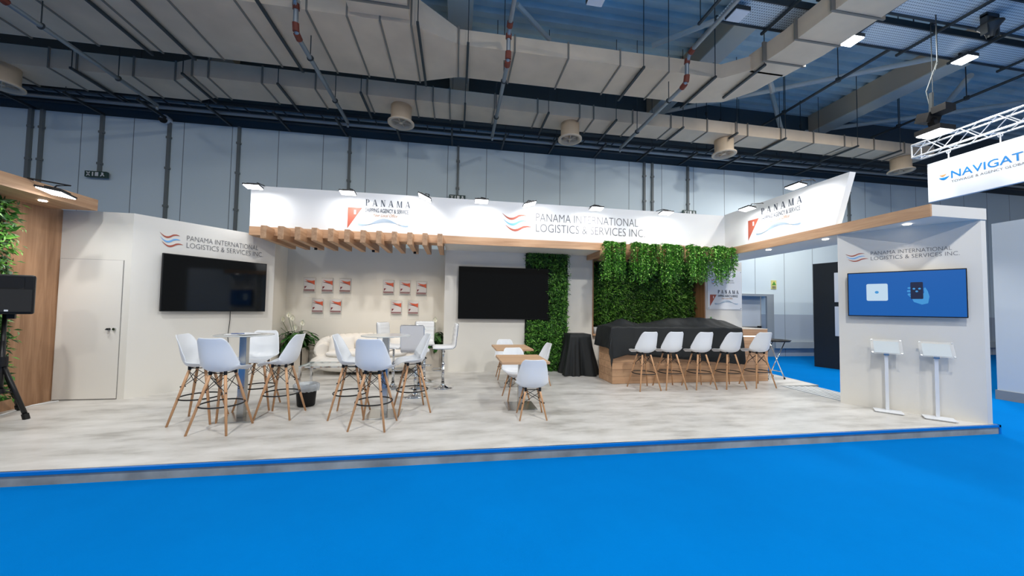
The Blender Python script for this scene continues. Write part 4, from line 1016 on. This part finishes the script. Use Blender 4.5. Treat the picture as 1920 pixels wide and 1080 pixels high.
# ================================================================= PLANTERS AND LILIES
def planter(x0, x1, y0, y1, h, label, plabel, seed, nl=150):
    random.seed(seed)
    t = T('planter', label, 'planter', ((x0+x1)/2, (y0+y1)/2, 0), 0, 'tall beige planters')
    mb = MB().box(x0, x1, y0, y0+.02, 0, h).box(x0, x1, y1-.02, y1, 0, h).box(x0, x0+.02, y0, y1, 0, h).box(x1-.02, x1, y0, y1, 0, h)
    mb.build('body', plain('beige planter', (.62, .56, .48), .5) if 'beige planter' not in bpy.data.materials else bpy.data.materials['beige planter'], t)
    MB().box(x0+.02, x1-.02, y0+.02, y1-.02, h-.1, h-.05).build('soil', plain('dark soil', (.03, .02, .015), .9), t)
    c = Vector(((x0+x1)/2, (y0+y1)/2, h-.05))
    p = T('peace_lily', plabel, 'plant', tuple(c), 0, 'peace lilies in planters')
    lf = MB(); st = MB()
    for k in range(nl):
        b = c+Vector((rnd(-.5, .5)*(x1-x0-.12), rnd(-.5, .5)*(y1-y0-.12), 0))
        a = rnd(0, 2*pi); out = rnd(.05, .30)*(x1-x0)/.6; hh = rnd(.04, .42)
        tip = b+Vector((cos(a)*out, sin(a)*out*.8, hh))
        tip.y = min(tip.y, 8.88)
        if 'left' in label.split('sofa')[0]: tip.x = max(tip.x, -3.78)
        else: tip.x = min(tip.x, -.36)
        st.tube([b, b.lerp(tip, .6)+Vector((0, 0, .05)), tip], .003, 4)
        d = Vector((cos(a), sin(a), rnd(-.5, .35))); ln = rnd(.18, .30); wd = rnd(.075, .115)
        d.normalize(); s_ = d.cross(Vector((0, 0, 1))).normalized(); u = s_.cross(d)
        prev = None; pts = []
        for i in range(6):
            f = i/5; m_ = tip+d*ln*f-Vector((0, 0, 1))*ln*.35*f*f; w_ = wd*sin(pi*min(1, f*.92+.06))**.8*.5
            pts.append((m_-s_*w_+u*w_*.35, m_, m_+s_*w_+u*w_*.35))
        lf.grid([list(q) for q in pts])
    for v in lf.v:
        v.y = min(v.y, 9.07); v.x = max(v.x, -3.84) if x0 < -2 else max(-.74, min(v.x, -.30))
    lf.build('foliage', LEAFP, p, True); st.build('stem', LEAFP, p)
    fl = MB().use(PETAL)
    return t, p, c
def lily_flower(p, pos, base, parent):
    MB().tube([base, (Vector(base)+Vector(pos))/2+Vector((.01, 0, .03)), pos], .004, 5).build('flower_stalk', LEAFP, parent)
    pos = Vector(pos); rows = []
    for i in range(7):
        f = i/6; r = .055*sin(pi*min(1, f*.9+.08)); row = []
        for j in range(7):
            a = radians(-100+200*j/6); row.append(pos+Vector((r*sin(a), .028-r*cos(a)*-.7, f*.14-.02+.0*r)))
        rows.append(row)
    MB().grid(rows).build('spathe', PETAL, parent, True)
    MB().tube([pos+Vector((0, .01, .01)), pos+Vector((0, .005, .08))], [.008, .005], 6).build('spadix', plain('cream spadix', (.7, .65, .4), .6) if 'cream spadix' not in bpy.data.materials else bpy.data.materials['cream spadix'], parent, True)
t, p, c = planter(-3.91, -3.45, 8.62, 9.02, .53, 'tall beige planter left of the sofa', 'peace lily with white flowers in the planter left of the sofa', 3)
for fx, fz in ((-3.80, 1.32), (-3.72, 1.25), (-3.92, 1.22), (-3.50, 1.14), (-4.0, 1.12), (-3.66, 1.03)): lily_flower(p, (fx, 8.72, fz-.08), (c.x+rnd(-.1, .1), 8.8, .6), p)
t, p, c = planter(-.72, -.30, 8.62, 9.02, .53, 'tall beige planter tucked behind the middle wall, right of the sofa', 'peace lily in the planter behind the chrome stools', 5, 90)
lily_flower(p, (-.50, 8.72, 1.16), (c.x, 8.8, .6), p)

# ================================================================= BROCHURES
COVER = plain('pale brochure cover', (.62, .60, .60), .35); CRED = plain('orange red print', (.60, .10, .04), .4); CDARK = plain('maroon print', (.16, .015, .02), .4)
rowsB = [(-3.63, 1.85, 'first in the upper row of the left cluster'), (-3.225, 1.85, 'second in the upper row of the left cluster'), (-2.82, 1.85, 'third in the upper row of the left cluster'),
         (-3.43, 1.345, 'first in the lower row of the left cluster'), (-3.02, 1.345, 'second in the lower row of the left cluster'),
         (-1.80, 1.84, 'first in the upper row of the right cluster'), (-1.40, 1.84, 'second in the upper row of the right cluster'), (-1.0, 1.83, 'third in the upper row of the right cluster'),
         (-1.60, 1.335, 'first in the lower row of the right cluster'), (-1.19, 1.335, 'second in the lower row of the right cluster')]
for x, z, tx in rowsB:
    t = T('brochure_holder', 'clear wall brochure holder, '+tx, 'holder', (x+.12, 9.08, z-.14), 0, 'clear brochure holders on the niche wall')
    MB().box(x-.02, x+.26, 9.090, 9.097, z-.14, z+.34).build('back_plate', ACRYL, t)
    MB().box(x-.01, x+.25, 9.045, 9.048, z-.01, z+.03).box(x-.01, x+.25, 9.045, 9.09, z-.015, z-.009).build('pocket', ACRYL, t)
    b = T('brochure', 'red and white wall brochure, '+tx, 'brochure', (x+.12, 9.07, z), 0, 'brochures on the niche wall')
    b = MB().box(x, x+.24, 9.058, 9.078, z, z+.32).build('cover', COVER, b)
    O = (x, 9.058, z)
    L(MB().flat([[(.02, .285), (.11, .262), (.18, .255), (.24, .27), (.24, .155), (.20, .19), (.15, .215), (.09, .235)]], O, (1, 0, 0), Z3, (0, -1, 0), .002).build('red_swoosh', CRED, b), 'orange red swoosh on the cover')
    L(MB().flat([[(0, .0), (.24, .0), (.24, .045), (0, .045)], [(.0, .235), (.09, .232), (.16, .212), (.23, .165), (.16, .195), (.08, .215)], [(.015, .055), (.07, .125), (.015, .125)]], O, (1, 0, 0), Z3, (0, -1, 0), .0015).build('maroon_print', CDARK, b), 'maroon band and marks')
# niche poster at the right of the bar
t = T('poster', 'white poster with both company logos on the wall right of the green niche', 'poster', (7.1, 8.37, 1.55))
hp = MB().box(6.63, 7.66, 8.366, 8.376, 1.58, 2.62).build('sheet', plain('poster white', (.82, .83, .83), .35), t)
shipping_logo(hp, (6.70, 8.366, 1.66), (1, 0, 0), (0, -1, 0), .70)
company_logo(hp, (6.93, 8.366, 2.28), (1, 0, 0), (0, -1, 0), .52, .04, .02, .15, .14, .05)
for x in (6.66, 7.63):
    for z in (1.61, 2.59): MB().cyl((x, 8.366, z), (x, 8.355, z), .01, n=8).build('fixing_pin', STEEL, t)
t = T('wall_tag', 'small blue and green tag on the wall under the poster', 'tag', (6.74, 8.37, 1.3))  # small two-colour tag, not identified further
MB().box(6.715, 6.745, 8.36, 8.378, 1.31, 1.37).build('upper_part', plain('green plastic', (.15, .4, .1), .4), t)
MB().box(6.73, 6.77, 8.36, 8.378, 1.25, 1.31).build('lower_part', plain('blue plastic', (.03, .15, .45), .4), t)
# glasses on the niche sill
GL = glass('drinking glass', (.75, .80, .82), .03, .5)
g0 = None
for k in range(9):
    for r_ in range(2):
        x = 3.50+.083*k; y = 8.46+.11*r_
        lb = 'clear drinking glass in the row on the sill beside the draped bar'
        if g0 is None:
            g0 = tag(MB().lathe([(0, 0), (.032, 0), (.038, .17), (.035, .17), (.03, .012), (0, .012)], (0, 0, 0), 14).build('drinking_glass', GL, None, True), lb, 'glass', 'drinking glasses on the sill'); g0.location = (x, y, .90)
        else:
            o = g0.copy(); COL.objects.link(o); o.location = (x, y, .90)

# ================================================================= BAR
t = T('bar_counter', 'oak plank bar counter partly covered by a black cloth', 'counter', (5, 7.1, 0))
bd = MB().box(3.18, 6.83, 6.76, 7.44, 0, .965).box(3.18, 6.83, 6.80, 7.44, .965, .995).box(3.18, 6.83, 6.76, 7.44, .995, 1.135).build('body', WOODBAR, t)
L(MB().box(3.18, 6.83, 6.76, 7.44, 1.135, 1.15).build('worktop', plain('cream worktop', (.72, .64, .54), .4), t), 'thin pale worktop')
L(MB().box(3.2, 6.81, 6.785, 6.80, .967, .993).build('light_strip', glow('warm light strip', (1, .90, .74), 2.2), bd), 'lit recess strip')
# black cloth over the bar
def hump(a, b):
    h = 0
    for cx_, w_, H_ in ((3.55, .28, .15), (4.72, .42, .17), (5.25, .32, .13), (5.72, .40, .16), (4.15, .3, .05), (6.1, .25, .05)):
        h += H_*math.exp(-((a-cx_)/w_)**2)*math.exp(-((b-7.12)/.20)**2)
    return h
rows = []; NA, NB = 150, 60
for i in range(NA+1):
    a = 2.72+(6.17-2.72)*i/NA; row = []
    hem = .56+.10*sin((a-3.0)*1.3)**2+.03*(a-3.2) if a > 3.18 else .56
    hang = 1.16-(.66-.10*(a-3.8)/1.2 if a < 5 else .56-.10*(a-5)/1.15)
    if a < 3.45: hang += .10*(3.45-a)/.27
    for j in range(NB+1):
        s = j/NB; L_ = hang+.74+.12
        b = 7.50-s*L_ if True else 0
        dx = max(0, 3.165-a); dyf = max(0, 6.745-b); dyb = max(0, b-7.455)
        dy = dyf+dyb
        d = sqrt(dx*dx+dy*dy)
        fold = .018*sin(a*9+1.3*sin(a*3))*min(1, dyf*3)+.02*sin(b*11)*min(1, dx*4)
        X = max(a, 3.165)-dx*.16-(.012 if dx > 0 else 0)-abs(fold)*(1 if dx > 0 else 0)
        Y = min(max(b, 6.745), 7.455)-dyf*.10-(.008+abs(fold) if dyf > 0 else 0)+dyb*.1+dx*dy*-.25
        z = 1.165-d*.97+(hump(a, b)+.006*sin(a*23+b*17)) * (1 if d == 0 else max(0, 1-d*12))
        row.append(Vector((X, Y, z)))
    rows.append(row)
o = MB().grid(rows).build('bar_cloth', DRAPE, None, True)
m = o.modifiers.new('thickness', 'SOLIDIFY'); m.thickness = .004
tag(o, 'black cloth thrown over the bar and the lumpy things on it', 'cloth')
# black draped side table
t = T('draped_table', 'small table fully draped in black cloth between green strip and bar', 'table', (2.85, 8.0, 0))
rows = []; NU = 96
for i in range(NU):
    a = 2*pi*i/NU; q = max(abs(cos(a)), abs(sin(a))); bx, by = cos(a)/q, sin(a)/q; row = [Vector((2.86, 7.98, .945))]
    row.append(Vector((2.86+bx*.15, 7.98+by*.14, .945)))
    for j in range(12):
        f = j/11; fl = f**1.1
        wob = (.045*sin(a*9)+.035*sin(a*5+1)+.03*sin(a*17+1.5*sin(a*3)))*fl
        row.append(Vector((2.86+bx*(.25+.16*fl+wob)+.03*fl, 7.98+by*(.24+.15*fl+wob), .94-.935*f+.012*sin(a*7)*(f > .9)+(-.0 if f else 0))))
    rows.append(row)
MB().grid(rows, True).build('black_cloth', DRAPE, t, True)
# cloth tail spilling between table and bar
# folding tray table
t = T('folding_table', 'round black tray table on crossed chrome legs right of the bar', 'table', (7.2, 7.05, 0))
MB().lathe([(0, .86), (.29, .86), (.32, .885), (.33, .885), (.30, .85), (0, .85)], (7.28, 7.05, 0), 36).build('tray', BLACKP, t, True)
mb = MB()
for y in (6.90, 7.2): mb.tube([(7.40, y, .02), (7.02, y, .84)], .012, 8).tube([(6.96, y, .02), (7.42, y, .84)], .012, 8)
mb.tube([(7.02, 6.9, .84), (7.02, 7.2, .84)], .012, 8).tube([(7.42, 6.9, .84), (7.42, 7.2, .84)], .012, 8).tube([(7.33, 6.9, .17), (7.33, 7.2, .17)], .010, 8).tube([(7.04, 6.9, .17), (7.04, 7.2, .17)], .010, 8)
mb.build('crossed_legs', CHROME, t, True)
for x in (7.40, 6.96):
    for y in (6.90, 7.2): MB().cyl((x, y, 0), (x, y, .035), .018, n=10).build('foot_cap', BLACKP, t)

# ================================================================= INFO STANDS
def stand(x, y, label, a):
    t = T('info_stand', label, 'stand', (x, y, 0), a, 'white info stands by the right wall')
    W = world_of(t); P = lambda *v: W @ Vector(v); R = W.to_3x3()
    bevel(MB().obox(P(0, 0, .02), .31, .24, .012, R).obox(P(0, .0, .008), .27, .20, .016, R).build('base_plate', plain('white steel', (.74, .76, .79), .35) if 'white steel' not in bpy.data.materials else bpy.data.materials['white steel'], t), .002, 1)
    MB().obox(P(0, .06, .46), .038, .026, .88, R).build('post', bpy.data.materials['white steel'], t)
    R2 = R @ Matrix.Rotation(radians(-32), 3, 'X')
    c = P(0, .03, 1.0)
    MB().obox(c+R2 @ Vector((0, .006, 0)), .27, .006, .20, R2).build('panel', plain('grey insert', (.42, .49, .53), .5) if 'grey insert' not in bpy.data.materials else bpy.data.materials['grey insert'], t)
    MB().obox(c+R2 @ Vector((0, -.006, 0)), .34, .010, .25, R2).build('acrylic_cover', ACRYL, t)
    for sx in (-1, 1):
        for sz in (-1, 1): MB().obox(c+R2 @ Vector((sx*.155, -.014, sz*.11)), .018, .012, .018, R2).build('fixing', STEEL, t)
    MB().obox(P(0, .05, .90), .06, .05, .06, R).build('joint', STEEL, t)
aw = math.atan2(dr_.y, dr_.x)
stand(6.60, 4.44, 'white info stand with tilted clear panel by the right wall, left one', aw+.08)
stand(6.915, 4.05, 'white info stand with tilted clear panel by the right wall, right one', aw+.08)

# ================================================================= BIN
t = T('waste_bin', 'small black waste bin with a clear plastic liner beside the left stools', 'bin', (-2.20, 5.72, 0))
def oval(rx_, ry_, z, n=36, wob=0): return [Vector((-2.20+rx_*cos(2*pi*k/n)*(1+wob*sin(k*2.3)), 5.72+ry_*sin(2*pi*k/n)*(1+wob*sin(k*1.7)), z+wob*.06*sin(k*3.1))) for k in range(n+1)]
MB().grid([oval(0, 0, .004), oval(.115, .10, .004), oval(.122, .105, .02), oval(.14, .12, .24), oval(.145, .125, .265), oval(.135, .115, .26), oval(.115, .10, .03)]).build('tub', BLACKP, t, True)
o = MB().grid([oval(.118, .10, .06), oval(.135, .115, .27), oval(.150, .13, .335, wob=.05), oval(.172, .148, .325, wob=.06), oval(.170, .146, .27, wob=.07), oval(.160, .138, .225, wob=.08)]).build('liner', glass('clear plastic bag', (.80, .85, .88), .25, .55), t, True)

# ================================================================= SPEAKER ON TRIPOD
t = T('tripod_stand', 'black tripod speaker stand at the left edge', 'tripod', (-5.62, 5.36, 0))
cx, cy = -5.62, 5.36
MB().cyl((cx, cy, .38), (cx, cy, 1.34), .02).cyl((cx, cy, .35), (cx, cy, 1.0), .026).build('pole', BLACK, t, True)
MB().cyl((cx, cy, .68), (cx, cy, .80), .05).build('hub', BLACKP, t)
MB().cyl((cx, cy, .34), (cx, cy, .40), .04).build('brace_collar', BLACKP, t)
for fx, fy in ((-5.38, 5.42-.0), (-5.93, 5.88), (-5.66, 4.85)):
    f = Vector((fx, fy, .02)); l_ = MB().tube([(cx, cy, .74), f], .023, 8).build('leg', BLACK, t, True)
    k = Vector((cx, cy, .74)).lerp(f, .55); MB().tube([(cx, cy, .37), k], .010, 6).build('brace', BLACK, t)
    MB().cyl(Vector((cx, cy, .74)).lerp(f, .93), f-Vector((0, 0, .02)), .032, n=10).build('rubber_foot', BLACKP, t)
a = face(.66, -1)+pi
t = T('loudspeaker', 'black loudspeaker on the tripod at the left edge', 'speaker', (-5.52, 5.33, 1.34), a)
W = world_of(t); P = lambda *v: W @ Vector(v); R = W.to_3x3()
pts = [(-.14, .16), (.14, .16), (.20, -.17), (-.20, -.17)]
mb = MB(); vs = [P(x, y, 0) for x, y in pts]+[P(x, y, .49) for x, y in pts]
mb.add(vs, [(3, 2, 1, 0), (4, 5, 6, 7)]+[(i, (i+1) % 4, 4+(i+1) % 4, 4+i) for i in range(4)])
cb = bevel(mb.build('cabinet', BLACKP, t), .018, 3)
MB().obox(P(0, -.176, .17), .36, .02, .28, R).build('grille', plain('dark grille', (.02, .02, .021), .7, bump=.6, bscale=500), cb)
mb = MB(); g = []
for i in range(9):
    u = -1+i/4; row = []
    for j in range(7):
        v = -1+j/3; row.append(P(u*.12, -.172+.05*(1-u*u)*(1-v*v), .385+v*.07))
    g.append(row)
mb.grid(g).build('horn', BLACK, cb, True)
MB().obox(P(0, -.19, .045), .03, .006, .02, R).build('badge', WHITE, cb)
MB().obox(P(0, 0, -.03), .06, .06, .06, R).build('pole_socket', BLACKP, t)
tag(MB().tube([(-5.85, 4.6, .008), (-5.75, 5.2, .008), (-5.9, 5.75, .008), (-6.0, 6.1, .008), (-5.9, 6.33, .008)], .008, 6).build('floor_cable', WHITE), 'thin white cable on the floor along the oak wall', 'cable')
